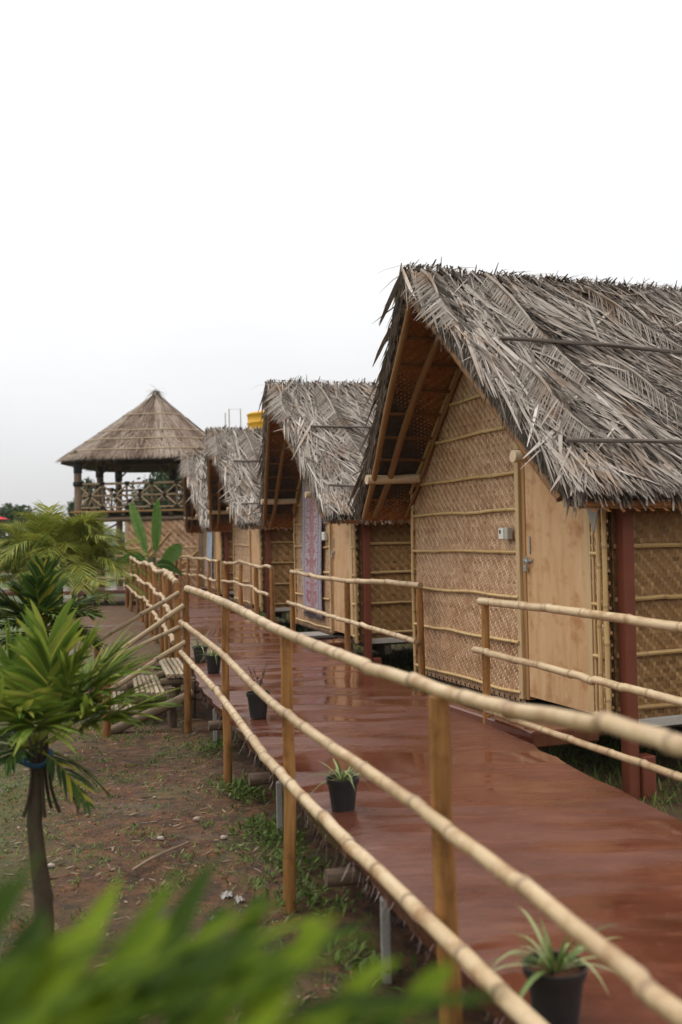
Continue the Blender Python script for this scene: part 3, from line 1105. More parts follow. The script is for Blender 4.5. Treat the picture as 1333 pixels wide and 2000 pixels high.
    for x, y, big in ((HW + .085, .10, 1), (HW - .05, 2.2, 0), (HW - .05, 4.0, 0), (-HW + .1, .2, 0), (-HW + .1, 2.2, 0), (-HW + .1, 4.0, 0)):
        mb = MB()
        if big:
            cbox(mb, (x - .07, y - .045, -.1), (x + .03, y + .045, under(HW + .085) - .05), .008)
            cbox(mb, (x - .05, y + .048, -.1), (x + .06, y + .16, .30), .008)
        else:
            cbox(mb, (x - .07, y - .07, -.1), (x + .07, y + .07, FLOOR - .225), .008)
        mb.build('pillar', 'red', h)
    # short blocks under the front sill, and the threshold slab that links hut and walkway
    for k in range(5):
        x = -1.35 + k * .42
        mb = MB()
        cbox(mb, (x, .06, .02), (x + .09, .16, FLOOR - .11), .006)
        mb.build('sill_block', 'darkwood', h)
    mb = MB()
    cbox(mb, (.05, -.62, FLOOR - .16), (d1 + .12, -.06, FLOOR - .045), .012)
    mb.build('threshold_slab', 'deck', h)
    if variant == 1:
        mb = MB()
        cbox(mb, (.20, -.075, 1.835), (.335, -.02, 1.935), .006)
        bx = mb.build('meter_box', 'grey_plastic', h)
        mb = MB()
        cbox(mb, (.205, -.083, 1.84), (.285, -.0755, 1.93), .003)
        bc = mb.build('cover', 'white', bx)
        mb = MB()
        cbox(mb, (.225, -.0875, 1.885), (.245, -.0835, 1.915), .002)
        mb.build('switch', 'black', bx)
        mb = MB()
        mb.add([(HW - .02, -.16, 2.07), (HW + .09, -.13, 2.08), (HW + .05, -.15, 1.88), (HW - .02, -.15, 2.07), (HW + .09, -.12, 2.08), (HW + .05, -.14, 1.88)], [(0, 2, 1), (3, 4, 5), (0, 1, 4, 3), (1, 2, 5, 4), (2, 0, 3, 5)], .5)
        mb.build('sheet_scrap', 'paper', h)
    if variant == 2:
        mb = MB()
        cbox(mb, (.16, -.075, 1.83), (.30, -.02, 1.95), .006)
        mb.build('meter_box', 'white', h)
    return h


H1 = make_hut((1.324, 8.6), -.382, 'nearest and largest thatched bamboo hut, plywood door with padlock and small meter box', 1.0, .022, 12, 1)
H2 = make_hut((-.262, 14.52), -.30, 'thatched bamboo hut with a mauve patterned rug hung beside its door', .75, .026, 7, 2)
H3 = make_hut((-1.93, 20.44), -.27, 'thatched bamboo hut in front of the yellow water tank', .55, .034, 4, 3)
H4 = make_hut((-3.42, 26.55), -.27, 'farthest thatched bamboo hut beside the pavilion, blue-grey cloth on its front', .45, .04, 3, 4)


def hut_world(h, x, y, z):
    c, s = math.cos(h.rotation_euler[2]), math.sin(h.rotation_euler[2])
    return np.array([h.location[0] + c * x - s * y, h.location[1] + s * x + c * y, z])


# ---- rug on the second hut
rm = bpy.data.materials.new('patterned_rug')
rm.use_nodes = True
N, l = rm.node_tree.nodes, rm.node_tree.links.new
b = N['Principled BSDF']
b.inputs['Roughness'].default_value = .95
co = N.new('ShaderNodeTexCoord')
sp = N.new('ShaderNodeSeparateXYZ')
l(co.outputs['UV'], sp.inputs[0])
au = math_(N, l, 'ABSOLUTE', math_(N, l, 'SUBTRACT', sp.outputs[0], .5))
vor = N.new('ShaderNodeTexVoronoi')
vor.inputs['Scale'].default_value = 9
mpn = N.new('ShaderNodeMapping')
mpn.inputs['Scale'].default_value = (1, 3.4, 1)
cmb = N.new('ShaderNodeCombineXYZ')
l(au, cmb.inputs[0])
l(sp.outputs[1], cmb.inputs[1])
l(cmb.outputs[0], mpn.inputs[0])
l(mpn.outputs[0], vor.inputs['Vector'])
wv = noise(N, l, mpn.outputs[0], 14, 4, .6)
fld = rampn(N, l, math_(N, l, 'ADD', math_(N, l, 'MULTIPLY', vor.outputs['Distance'], .8), math_(N, l, 'MULTIPLY', wv, .5)), [(.30, (.10, .05, .06)), (.45, (.34, .22, .24)), (.6, (.46, .39, .42)), (.8, (.30, .13, .15))])
bor = rampn(N, l, noise(N, l, mpn.outputs[0], 22, 5, .7), [(.35, (.20, .18, .22)), (.6, (.42, .38, .43))])
red_ = rampn(N, l, wv, [(.35, (.20, .06, .075)), (.6, (.38, .22, .24))])
m1 = rampn(N, l, au, [(.30, (0, 0, 0)), (.31, (1, 1, 1))])
m2 = rampn(N, l, au, [(.13, (1, 1, 1)), (.15, (0, 0, 0))])
c1 = mixc(N, l, math_(N, l, 'MULTIPLY', m2, .7), fld, red_)
c2 = mixc(N, l, m1, c1, bor)
ln_ = rampn(N, l, au, [(.36, (0, 0, 0)), (.365, (1, 1, 1)), (.378, (1, 1, 1)), (.384, (0, 0, 0))])
dk = N.new('ShaderNodeRGB')
dk.outputs[0].default_value = (.06, .05, .06, 1)
l(mixc(N, l, ln_, c2, dk.outputs[0]), b.inputs['Base Color'])


def hanging(h, name, x0, x1, z0, z1, material, label, cat, hem=None):
    mb = MB()
    nx, nz = 14, 30
    for i in range(nx + 1):
        for j in range(nz + 1):
            u, v = i / nx, j / nz
            y = -.075 - .012 * math.sin(u * 9 + v * 2) * (1 - v * .5) - .012 * math.sin(v * 6)
            mb.v.append((x0 + (x1 - x0) * u + .01 * math.sin(v * 7), y, z0 + (z1 - z0) * v + (.02 * math.sin(u * 5) if j == 0 else 0)))
    for i in range(nx):
        for j in range(nz):
            mb.f.append((i * (nz + 1) + j, (i + 1) * (nz + 1) + j, (i + 1) * (nz + 1) + j + 1, i * (nz + 1) + j + 1))
            mb.uv.append([((i + a_) / nx, (j + c_) / nz) for a_, c_ in ((0, 0), (1, 0), (1, 1), (0, 1))])
            mb.r.append(.5)
            mb.m.append(0)
    o = mb.build(name, material, None, True)
    o.location = h.location
    o.rotation_euler = h.rotation_euler
    md = o.modifiers.new('thickness', 'SOLIDIFY')
    md.thickness = .008
    tag(o, label, cat)
    return o


M['rug'] = rm
rug = hanging(H2, 'hanging_rug', -.93, .12, .72, 2.75, 'rug', 'long mauve and red patterned rug hanging on the second hut', 'rug')
mb = MB()
for i in range(160):
    x = -.93 + 1.05 * i / 160
    blades(mb, [(x, -.078, .735)], [norm([R.uniform(-.15, .15), 0, -1])], [(1, 0, 0)], [(0, -1, 0)], R.uniform(.05, .09), .006, .1, 2, (1, 1, .6))
tag(mb.build('fringe', 'darkmat', rug), kind='stuff')
hanging(H4, 'hanging_cloth', -.75, .25, .75, 2.35, 'bluecloth', 'faded blue-grey cloth hanging on the farthest hut front', 'cloth')

# doormats
p = hut_world(H1, .62, -.30, FLOOR - .035)
dmat = empty('doormat', p, H1.rotation_euler[2])
tag(dmat, 'small grey striped doormat lying on black mat at the padlocked door', 'doormat')
mb = MB()
cbox(mb, (-.30, -.22, -.008), (.52, .20, .004), .004)
mb.build('rubber_backing', 'darkmat', dmat)
for k in range(9):
    mb = MB()
    x = -.26 + k * .055
    cbox(mb, (x, -.16, .0045), (x + .045, .12, .016), .004, .2 + .6 * (k % 2))
    mb.build('stripe', 'greymat', dmat)
p = hut_world(H2, .62, -.33, FLOOR - .036)
dmat = empty('doormat', p, H2.rotation_euler[2])
tag(dmat, 'flat brown-grey doormat on the step below the mauve rug', 'doormat')
mb = MB()
cbox(mb, (-.45, -.2, -.008), (.40, .22, .010), .004)
mb.build('rubber_backing', 'darkmat', dmat)
mb = MB()
cbox(mb, (-.38, -.16, .0105), (.18, .17, .018), .004)
mb.build('pile', 'greymat', dmat)


# ================================================================== RAILINGS
def railing(label, posts, rails, post_r=.033, pm='post', rm_='bamboo', straight=True):
    """posts: list of (x, y, zbottom, ztop); rails: list of (points, radius)"""
    x, y, zb, _ = posts[0]
    r_ = empty('bamboo_railing', (x, y, zb))
    tag(r_, label, 'railing', 'bamboo railings of the walkway')
    o = np.array([x, y, zb])
    for (px, py, z0, z1) in posts:
        mb = MB()
        pr = post_r * R.uniform(.9, 1.12)
        log(mb, [np.array([px + R.uniform(-.012, .012), py, z0]) - o, np.array([px, py, z1]) - o], pr * 1.05, pr * .95, n=12, rnd=R.uniform(.35, .65), wob=.005)
        mb.build('post', pm, r_, True)
    for pts, rad, *r1_ in rails:
        mb = MB()
        P = np.asarray(pts, float) - o
        if straight:
            bamboo(mb, P, rad, R.uniform(.36, .44), 12, r1_[0] if r1_ else rad * .93)
        else:
            c = curve(P, .35)
            c[1:-1] += rng.normal(0, .016, (len(c) - 2, 3))
            bamboo(mb, c, rad, .30, 8, rad * .9, wob=.01, bulge=1.06)
        mb.build('rail', rm_, r_, True)
    return r_


GB = -.12
zt = 1.365
P = [(POSTX(y), y) for y in (1.35, 3.16, 5.11, 7.47, 9.85)]
P[1] = (.305, 3.16)
P[2] = (-.30, 5.11)
P[3] = (-.885, 7.47)
P[4] = (-1.55, 9.85)
off = np.array([-.064, -.018])


def along(ys_, zs_, dx=0.0):
    out = []
    for y, z in zip(ys_, zs_):
        x = float(np.interp(y, [q[1] for q in P], [q[0] for q in P])) if y > 1.35 else POSTX(y)
        out.append((x + dx, y, z))
    return out


railing('long pale bamboo railing nearest the viewer, along the left edge of the red walkway',
        [(x, y, GB, zt + .02 if k else 1.46) for k, (x, y) in enumerate(P)],
        [(along([.5, 1.9, 2.35, 3.2, 5.1, 7.4, 9.2, 9.95], [1.53, 1.485, 1.455, 1.40, 1.405, 1.412, 1.41, 1.395]), .019, .036),
         (along([.5, 1.5, 3.2, 5.1, 7.4, 9.9], [.97, 1.0, 1.025, 1.04, 1.06, 1.07], -.062), .022, .025),
         (along([.5, 1.9, 3.2, 5.1, 7.4, 9.9], [.70, .71, .69, .72, .74, .77], -.064), .0275)])
# far part of the left side, beyond the steps
BP = [(-2.04, 12.24), (-2.42, 13.9), (-2.72, 15.3), (-3.02, 16.6), (-3.45, 18.3), (-3.77, 19.6), (-4.2, 21.3), (-4.6, 22.8), (-5.05, 24.5), (-5.55, 26.2), (-6.05, 27.9)]
bz = lambda y, k: [1.365 + .03 * math.sin(y), .98 + .03 * math.sin(y * 1.3 + 1), .60 + .05 * math.sin(y * .9 + 2)][k]
railing('crooked pole railing on the left of the walkway beyond the steps',
        [(x, y, GB, 1.36) for x, y in BP],
        [([(x - (.05 if k else 0), y, bz(y, k)) for x, y in BP], .038 if k == 0 else .030) for k in range(3)], .04, 'post', 'pole', False)
railing('bamboo railing in front of the nearest hut door, with three rails',
        [(1.07, 7.58, DECK - .25, 1.35), (1.86, 5.1, GB, 1.35), (2.5, 3.0, GB, 1.35)],
        [([(1.05, 7.63, 1.372), (1.45, 6.35, 1.385), (1.86, 5.1, 1.37), (2.55, 2.9, 1.36)], .030),
         ([(1.0, 7.62, 1.005), (1.42, 6.3, 1.0), (1.82, 5.1, .985), (2.5, 2.9, .97)], .026),
         ([(1.06, 7.5, .565), (1.44, 6.3, .575), (1.84, 5.1, .58), (2.5, 2.9, .58)], .024)])
railing('two-rail bamboo railing in front of the hut with the rug',
        [(.745, 9.64, DECK - .3, 1.37), (.05, 11.75, DECK - .2, 1.36), (-.69, 13.7, DECK - .2, 1.38)],
        [([(.75, 9.60, 1.40), (.45, 10.5, 1.395), (.05, 11.75, 1.36), (-.35, 12.8, 1.375), (-.70, 13.75, 1.41)], .030),
         ([(.70, 9.58, .865), (.02, 11.7, .90), (-.76, 13.8, .985)], .028)])
railing('low pole railing in front of the hut below the yellow tank',
        [(-1.20, 17.0, DECK - .3, 1.36), (-1.55, 18.0, DECK - .2, 1.35), (-1.95, 19.2, DECK - .2, 1.37), (-2.40, 20.4, DECK - .2, 1.37)],
        [([(-1.20, 16.95, 1.37), (-1.55, 18.0, 1.36), (-1.95, 19.2, 1.40), (-2.42, 20.45, 1.385)], .03),
         ([(-1.26, 17.0, .90), (-1.6, 18.0, .96), (-2.0, 19.2, 1.0), (-2.46, 20.4, 1.01)], .028),
         ([(-1.30, 16.4, .50), (-1.75, 18.0, .52), (-2.40, 20.0, .56)], .03)], .042, 'post', 'pole', False)
railing('pole railing in front of the farthest hut',
        [(-2.78, 22.4, DECK - .3, 1.38), (-3.15, 23.6, DECK - .2, 1.37), (-3.6, 25, DECK - .2, 1.37), (-4.03, 26.1, DECK - .2, 1.38), (-4.55, 27.3, DECK - .2, 1.38)],
        [([(-2.76, 22.4, 1.37), (-3.6, 25, 1.37), (-4.03, 26.1, 1.41), (-4.55, 27.4, 1.36)], .032),
         ([(-2.82, 22.4, .93), (-3.6, 25, .95), (-4.55, 27.3, .93)], .03)], .045, 'post', 'pole', False)
# branch railing at the far end
railing('horizontal pole railing along the far cross walkway, behind the palms',
        [(x, 30.55, GB, 1.40) for x in (-13.8, -12.2, -10.6, -9.2, -7.9, -6.6)],
        [([(-15, 30.5, z), (-10, 30.5, z + .01), (-6.0, 30.5, z)], .035) for z in (1.40, 1.12, .95, .72)], .05, 'post', 'pole', False)
railing('pole railing at the right end of the cross walkway, below the banana plant',
        [(-5.9, 30.4, GB, 1.40), (-5.3, 30.4, GB, 1.36), (-4.9, 30.2, GB, 1.42), (-4.3, 29.8, GB, 1.4)],
        [([(-6.0, 30.35, z), (-5.0, 30.3, z - .03), (-4.2, 29.7, z)], .03) for z in (1.30, .95)], .045, 'post', 'pole', False)

# ================================================================== STEPS
st = empty('bamboo_steps', (-2.0, 10.9, 0))
tag(st, 'short flight of three bamboo slat steps with sloping handrails down to the earth', 'steps')
so = np.array([-2.0, 10.9, 0])
for z, x, y0, y1, nsl in ((.15, -2.24, 10.15, 11.35, 6), (.31, -1.98, 10.22, 11.5, 6), (.455, -1.72, 10.5, 11.9, 5)):
    t_ = empty('tread', (0, 0, 0))
    t_.parent = st
    sk = -.25 * (y1 - y0)
    for k in range(nsl):
        mb = MB()
        xx = x - .13 + .052 * k
        bamboo(mb, [np.array([xx, y0 + R.uniform(-.02, .02), z]) - so, np.array([xx + sk, y1 + R.uniform(-.03, .03), z + .004]) - so], .024, .5, 8, rnd=R.uniform(.3, .7))
        mb.build('slat', 'bamboo_step', t_, True)
    for yk in (y0 + .09, y1 - .15):
        mb = MB()
        xo = x + sk * (yk - y0) / (y1 - y0)
        log(mb, [np.array([xo - .20, yk - .04, z - .062]) - so, np.array([xo + .22, yk + .04, z - .062]) - so], .038, .036, rnd=.3)
        mb.build('bearer', 'log', t_, True)
for (a_, c_, rr) in (((-1.50, 9.96, .34), (-2.36, 9.72, .0), .05), ((-1.95, 12.2, .34), (-2.9, 11.95, .0), .05)):
    mb = MB()
    log(mb, [np.array(a_) - so, np.array(c_) - so], rr, rr * .95, rnd=.35)
    mb.build('stringer', 'log', st, True)
for (x, y, z1) in ((-2.285, 9.62, .72), (-2.93, 11.85, .72)):
    mb = MB()
    log(mb, [np.array([x, y, -.1]) - so, np.array([x + .01, y, z1]) - so], .042, .036, rnd=.3)
    mb.build('newel', 'post', st, True)
for (a_, c_) in (((-1.56, 9.80, 1.24), (-2.33, 9.55, .70)), ((-1.55, 9.80, .88), (-2.31, 9.56, .42)), ((-2.0, 12.2, 1.24), (-2.95, 11.8, .68)), ((-2.0, 12.2, .82), (-2.95, 11.8, .40))):
    mb = MB()
    bamboo(mb, [np.array(a_) - so, np.array(c_) - so], .026, .45, 8, rnd=.35)
    mb.build('handrail', 'bamboo_old', st, True)
for (x, y) in ((-1.62, 10.5), (-2.0, 11.8), (-1.75, 10.05)):
    mb = MB()
    log(mb, [np.array([x, y, -.1]) - so, np.array([x, y, .40]) - so], .045, .045, rnd=.2)
    mb.build('support_post', 'log', st, True)


# ================================================================== POTS
def leaves_arch(mb, n, base, ln, W, up=(.5, 1.3), droop=(.5, 1.0), rnd=None, seg=6):
    an = rng.random(n) * 2 * math.pi
    el = rng.uniform(up[0], up[1], n)
    D = np.stack([np.cos(an) * np.cos(el), np.sin(an) * np.cos(el), np.sin(el)], -1)
    S = np.stack([-np.sin(an), np.cos(an), np.zeros(n)], -1)
    P_ = np.asarray(base) + np.stack([np.cos(an), np.sin(an), np.zeros(n)], -1) * .012
    blades(mb, P_, D, S, [[0, 0, -1]], rng.uniform(.6, 1.1, n) * ln, W * rng.uniform(.8, 1.2, n), rng.uniform(*droop, n), seg, (.6, 1, 1, .8, .5, .05), rnd, fold=-.18)


def pot(x, y, z, r, h, label, plant, scale=1.0):
    o = empty('potted_plant', (x, y, z))
    tag(o, label, 'potted plant', 'black plant pots along the walkway')
    mb = MB()
    ra, n = r * .74, 28
    prof__ = [(0, 0), (ra, 0), (ra + (r - ra) * .5, h * .5), (r * .97, h * .84), (r * 1.05, h * .845), (r * 1.08, h), (r * .99, h), (r * .95, h * .86), (r * .93, h * .84)]
    vs, fs = [], []
    for a_, zz in prof__:
        for k in range(n):
            vs.append((a_ * math.cos(2 * math.pi * k / n), a_ * math.sin(2 * math.pi * k / n), zz))
    for i in range(len(prof__) - 1):
        for k in range(n):
            fs.append((i * n + k, i * n + (k + 1) % n, (i + 1) * n + (k + 1) % n, (i + 1) * n + k))
    mb.add(vs, fs)
    mb.build('pot', 'pot', o, True)
    mb = MB()
    n = 22
    vs = [(0, 0, h * .90)]
    for rr in (.35, .7, .96):
        for k in range(n):
            vs.append((r * rr * math.cos(2 * math.pi * k / n), r * rr * math.sin(2 * math.pi * k / n), h * (.89 - .05 * (rr > .8)) + R.uniform(-.006, .006)))
    fs = [(0, 1 + k, 1 + (k + 1) % n) for k in range(n)]
    for q in range(2):
        fs += [(1 + q * n + k, 1 + (q + 1) * n + k, 1 + (q + 1) * n + (k + 1) % n, 1 + q * n + (k + 1) % n) for k in range(n)]
    mb.add(vs, fs)
    mb.build('soil', 'potsoil', o, True)
    top = (0, 0, h * .88)
    if plant == 'spider':
        mb = MB()
        leaves_arch(mb, int(26 * scale), top, .255 * scale, .0125, (.45, 1.4), (.25, .95), np.where(rng.random(int(26 * scale)) < .35, .85, rng.uniform(.2, .6, int(26 * scale))))
        mb.build('leaves', 'spider', o, True)
    else:
        for k in range(6):
            mb = MB()
            a_ = k * 1.7
            hk = (.24, .19, .21, .15, .17, .12)[k]
            pts = [(0, 0, h * .86), (.03 * math.cos(a_), .03 * math.sin(a_), h + hk * .4), (.085 * math.cos(a_ + .4), .085 * math.sin(a_ + .4), h + hk)]
            tube(mb, curve(pts, .03), .0035, 5, .3)
            sm = mb.build('stem', 'log', o)
            mb = MB()
            c = curve(pts, .01)
            m_ = 9
            ii = rng.integers(len(c) // 3, len(c), m_)
            D = norm(rng.normal(0, 1, (m_, 3)) + [0, 0, .4])
            blades(mb, c[ii], D, norm(np.cross(D, [.1, .2, 1])), [[0, 0, -1]], rng.uniform(.025, .055, m_), .014, .2, 3, (.3, 1, .8, .05))
            mb.build('leaves', 'redleaf', sm)
    return o


pot(.60, 2.95, DECK + .005, .088, .165, 'largest-looking black pot of spider plant, nearest the viewer beside the low rail', 'spider', 1.25)
pot(-.02, 5.25, DECK + .005, .082, .165, 'black pot with arching spider plant beside the second railing post', 'spider', 1.1)
pot(-.69, 7.95, DECK + .005, .088, .20, 'black pot holding a thin red-leaved twig on the wet walkway', 'twig')
pot(-1.385, 10.6, DECK + .005, .085, .19, 'black pot with bushy pale spider plant at the end of the near railing', 'spider', 1.25)
pot(-1.66, 11.55, DECK + .005, .085, .18, 'black spider plant pot mostly hidden behind the railing post by the steps', 'spider', 1.1)
pot(-2.50, 14.75, DECK + .005, .10, .22, 'black pot standing behind the crooked railing beyond the steps', 'spider', .9)


# ================================================================== PALMS
def frond(par, base, az, el, ln, nl, ll, W, mt, droop=.55, rnd=(.2, .7), rr=.010, lf_up=.35, sweep=.9, tip=0.25, name='frond', seg=4, yel=.08, fan=False):
    """one feather leaf: a curved rib (the part) with its leaflets on it"""
    mb = MB()
    d = np.array([math.cos(az) * math.cos(el), math.sin(az) * math.cos(el), math.sin(el)])
    ts = np.linspace(0, 1, 14)
    C_ = np.asarray(base, float) + d * (ln * ts)[:, None] + np.array([0, 0, -1]) * (droop * ln * ts ** 2)[:, None] + np.array([-math.sin(az), math.cos(az), 0]) * (ln * .08 * np.sin(ts * 2) * R.uniform(-1, 1))[:, None]
    tube(mb, C_, np.linspace(rr, rr * .3, 14), 6, .78)
    t = np.linspace(tip, 1.0, nl)
    p = np.stack([np.interp(t, ts, C_[:, i]) for i in range(3)], 1)
    tg = norm(np.stack([np.interp(t, ts, np.gradient(C_[:, i])) for i in range(3)], 1))
    side = norm(np.cross(tg, [0, 0, 1]))
    upv = norm(np.cross(side, tg))
    for sg in (1, -1):
        swp = sweep * (.25 + 2.6 * ((t - tip) / (1 - tip)) ** 1.5) if fan else sweep * (.6 + .9 * t)
        D = norm(side * sg + tg * swp[:, None] + upv * (lf_up + rng.normal(0, .14, nl))[:, None] + rng.normal(0, .07, (nl, 3)))
        S = norm(np.cross(D, upv))
        L_ = ll * (np.clip(.72 + .35 * t, 0, 1) if fan else np.clip(np.sin(.35 + t * 2.35), .3, 1)) * rng.uniform(.8, 1.1, nl)
        c = rng.uniform(rnd[0], rnd[1], nl)
        c = np.where(rng.random(nl) < yel, .95, c)
        blades(mb, p, D, S, [[0, 0, -1]], L_, W * rng.uniform(.8, 1.15, nl), rng.uniform(.12, .4, nl), seg, (.5, 1, 1, .75, .08), c, fold=.16)
    return mb.build(name, mt, par)


# palm with broad pleated leaves at the left
pp = onz(84, 1835, 0)
pa = empty('young_palm', (pp[0], pp[1], 0))
tag(pa, 'young palm with broad fan-like bright green leaves and a blue tie, nearest on the left', 'palm tree', 'young palms beside the walkway')
mb = MB()
log(mb, [(.0, 0, -.1), (.0, .02, .20), (-.03, .0, .55), (-.02, 0, .78), (-.03, 0, .97)], .045, .028, n=12, rnd=.35, lump=.2)
mb.build('trunk', 'stem', pa, True)
for k in range(5):
    mb = MB()
    a_ = k * 1.3
    pts = [(.03 * math.cos(a_), .03 * math.sin(a_), .95), (.05 * math.cos(a_), .05 * math.sin(a_), .72), (.09 * math.cos(a_), .09 * math.sin(a_), .60)]
    tube(mb, curve(pts, .06), .008, 6, .25)
    mb.build('dead_stalk', 'stem', pa, True)
fl = [(.05, .72, .52, .10), (.35, .90, .52, .10), (-.25, .58, .50, .12), (2.75, 1.2, .46, .06), (1.5, 1.32, .50, .06), (-.9, 1.2, .46, .08), (3.0, .85, .45, .2),
      (-2.3, .95, .42, .2), (-1.62, 1.0, .36, .55), (-1.15, .8, .36, .55), (.15, .45, .50, .15), (1.2, .75, .48, .25), (2.2, .85, .45, .25), (.7, .75, .52, .12), (-.05, 1.1, .52, .08)]
for k, (az, el, ln, dr) in enumerate(fl):
    frond(pa, (-.03, 0, .92 - .01 * (k % 4)), az, el, ln, 19, .32, .028, 'palm', dr * .6, (.2, .85), .007, .30, 1.0, .50, yel=.03, fan=True)
for k in range(5):
    frond(pa, (-.03, 0, .90), 2.2 + k * .6, R.uniform(.2, .6), .36, 13, .20, .020, 'palm_dark', .35, (.0, .5), .007, .25, 1.3, .3, yel=.0)
for az, el in ((-.5, .0), (.4, -.1)):
    frond(pa, (-.03, 0, .90), az, el, .34, 9, .15, .022, 'palm_dark', .6, (.05, .5), .007, .2, 1.5, .3)
mb = MB()
tube(mb, [(-.09 + .062 * math.cos(t), .062 * math.sin(t) - .01, .865 + .025 * math.sin(t * 2)) for t in np.linspace(0, 6.3, 24)], .011, 6)
mb.v = [(x * 1.5 + .09, y * 1.5, z) for x, y, z in mb.v]
tag(mb.build('tie_cloth', 'tie', pa, True))

# darker palm behind it
pp = at(80, 1200, 8.8)
pb = empty('young_palm', (pp[0], pp[1], 0))
tag(pb, 'dark stiff-leaved young palm with yellow leaf tips, between the feathery palm and the fan-leaved one', 'palm tree', 'young palms beside the walkway')
mb = MB()
log(mb, [(0, 0, -.1), (.02, 0, .5), (0, 0, 1.1)], .055, .04, n=10, rnd=.2)
mb.build('trunk', 'stem', pb, True)
for k in range(26):
    az = k * 2.4 + R.uniform(-.2, .2)
    frond(pb, (0, 0, 1.08 + .03 * (k % 3)), az, R.uniform(.2, 1.35), R.uniform(.42, .66), 22, .32, .030, 'palm_dark', R.uniform(.1, .45), (.05, .68), .010, .5, 1.7, .22, yel=.12)

# feathery palm
pp = at(112, 1130, 11.5)
pc = empty('feathery_palm', (pp[0], pp[1], 0))
tag(pc, 'feathery palm with drooping fine yellow-green fronds, tallest plant on the left', 'palm tree')
for k in range(4):
    mb = MB()
    a_ = k * 1.6
    log(mb, [(.1 * math.cos(a_), .1 * math.sin(a_), -.1), (.12 * math.cos(a_), .12 * math.sin(a_), .8), (.28 * math.cos(a_), .2 * math.sin(a_), 1.75)], .035, .02, n=8, rnd=.4)
    mb.build('trunk', 'stem', pc, True)
for k in range(135):
    az = k * 2.399
    el = R.uniform(.30, 1.5)
    ln = R.uniform(.45, .80)
    q_ = math.sqrt(R.random())
    b0 = (.52 * q_ * math.cos(az), .30 * q_ * math.sin(az), 1.88 - .42 * q_ ** 2 + R.uniform(-.16, .10))
    frond(pc, b0, az, el, ln, 46, .29, .008, 'feather', R.uniform(.3, .75), (.25, .85), .006, .15, .9, .10, yel=.16, seg=4)

# blurred palm right in front of the camera
pd_ = empty('young_palm', (-.62, .62, 0))
tag(pd_, 'out-of-focus green palm leaves across the bottom of the view, closest to the viewer', 'palm tree', 'young palms beside the walkway')
mb = MB()
log(mb, [(0, 0, -.1), (.0, .02, .6), (.02, .02, 1.45)], .05, .03, n=10)
mb.build('trunk', 'stem', pd_, True)
for az, el, ln, ll, nl, dr in ((.42, .18, .74, .24, 9, .16), (.66, .24, .60, .24, 8, .18), (-.02, .12, .62, .20, 10, .12), (1.0, .32, .5, .24, 8, .3), (.25, .04, .80, .22, 11, .10), (.50, .02, .72, .24, 10, .10), (.10, -.05, .72, .20, 11, .04), (.34, -.08, .76, .22, 11, .03),
                               (.14, .20, .66, .20, 9, .15), (.03, .16, .85, .17, 11, .12), (.2, -.12, .9, .2, 9, .02),
                               (.66, -.07, .74, .26, 8, .10), (.80, -.10, .78, .24, 8, .06), (.56, -.16, .80, .24, 9, .05), (.92, -.02, .72, .24, 7, .10), (.70, -.20, .84, .24, 9, .02),
                               (.88, .06, .80, .30, 7, .12), (.98, -.05, .86, .28, 7, .10), (.80, -.22, .95, .26, 8, .02)):
    frond(pd_, (.02, .02, 1.43), az, el, ln, nl, ll, .027, 'front_leaf', dr, (.0, .86), .006, 1.25, 1.2, .1, yel=.0)

# banana plant below the pavilion
bp_ = at(297, 1075, 27.0)
bn = empty('banana_plant', (bp_[0], bp_[1], 0))
tag(bn, 'banana plant with upright broad torn leaves below the pavilion', 'banana plant')
mb = MB()
log(mb, [(0, 0, -.1), (.02, 0, .8), (0, 0, 1.4)], .10, .07, n=10, rnd=.7)
mb.build('stem', 'stem', bn, True)


def banana_leaf(base, az, el, ln, wd, droop, c):
    mb = MB()
    d = np.array([math.cos(az) * math.cos(el), math.sin(az) * math.cos(el), math.sin(el)])
    ts = np.linspace(0, 1, 12)
    C_ = np.array(base) + d * (ln * ts)[:, None] + np.array([0, 0, -1]) * (droop * ln * ts ** 2)[:, None]
    tube(mb, C_, np.linspace(.03, .008, 12), 6, .9)
    sd_ = norm(np.cross(d, [.3, -1, .15]))
    t = np.linspace(.22, 1, 26)
    p = np.stack([np.interp(t, ts, C_[:, i]) for i in range(3)], 1)
    wprof = wd * np.sin(np.clip((t - .2) / .82, 0, 1) * math.pi) ** .5 + .02
    for sg in (1, -1):
        D = norm(sd_ * sg + d * .28 + np.array([0, -.25, 0]) + rng.normal(0, .02, (26, 3)))
        blades(mb, p, D, norm(np.cross(D, np.cross(d, sd_))), [[0, 0, -1]], wprof, ln * .8 / 25 * 1.1, .18, 4, (1, 1, 1, .95, .6), c + rng.normal(0, .08, 26))
    return mb.build('leaf', 'banana', bn)


banana_leaf((-.05, 0, 1.2), 3.0, 1.28, 1.75, .14, .02, .75)
banana_leaf((.08, 0, 1.2), .2, 1.52, 1.75, .13, .02, .45)
banana_leaf((.12, 0, .9), .1, 1.0, 1.15, .20, .12, .55)
banana_leaf((0, 0, 1.2), 3.5, .65, 1.2, .2, .55, .15)
banana_leaf((0, 0, 1.1), -.5, .5, 1.1, .2, .6, .1)
banana_leaf((0, 0, .9), -2.2, .4, 1.0, .2, .5, .1)
banana_leaf((0, 0, .9), -1.2, .5, .9, .2, .6, .1)

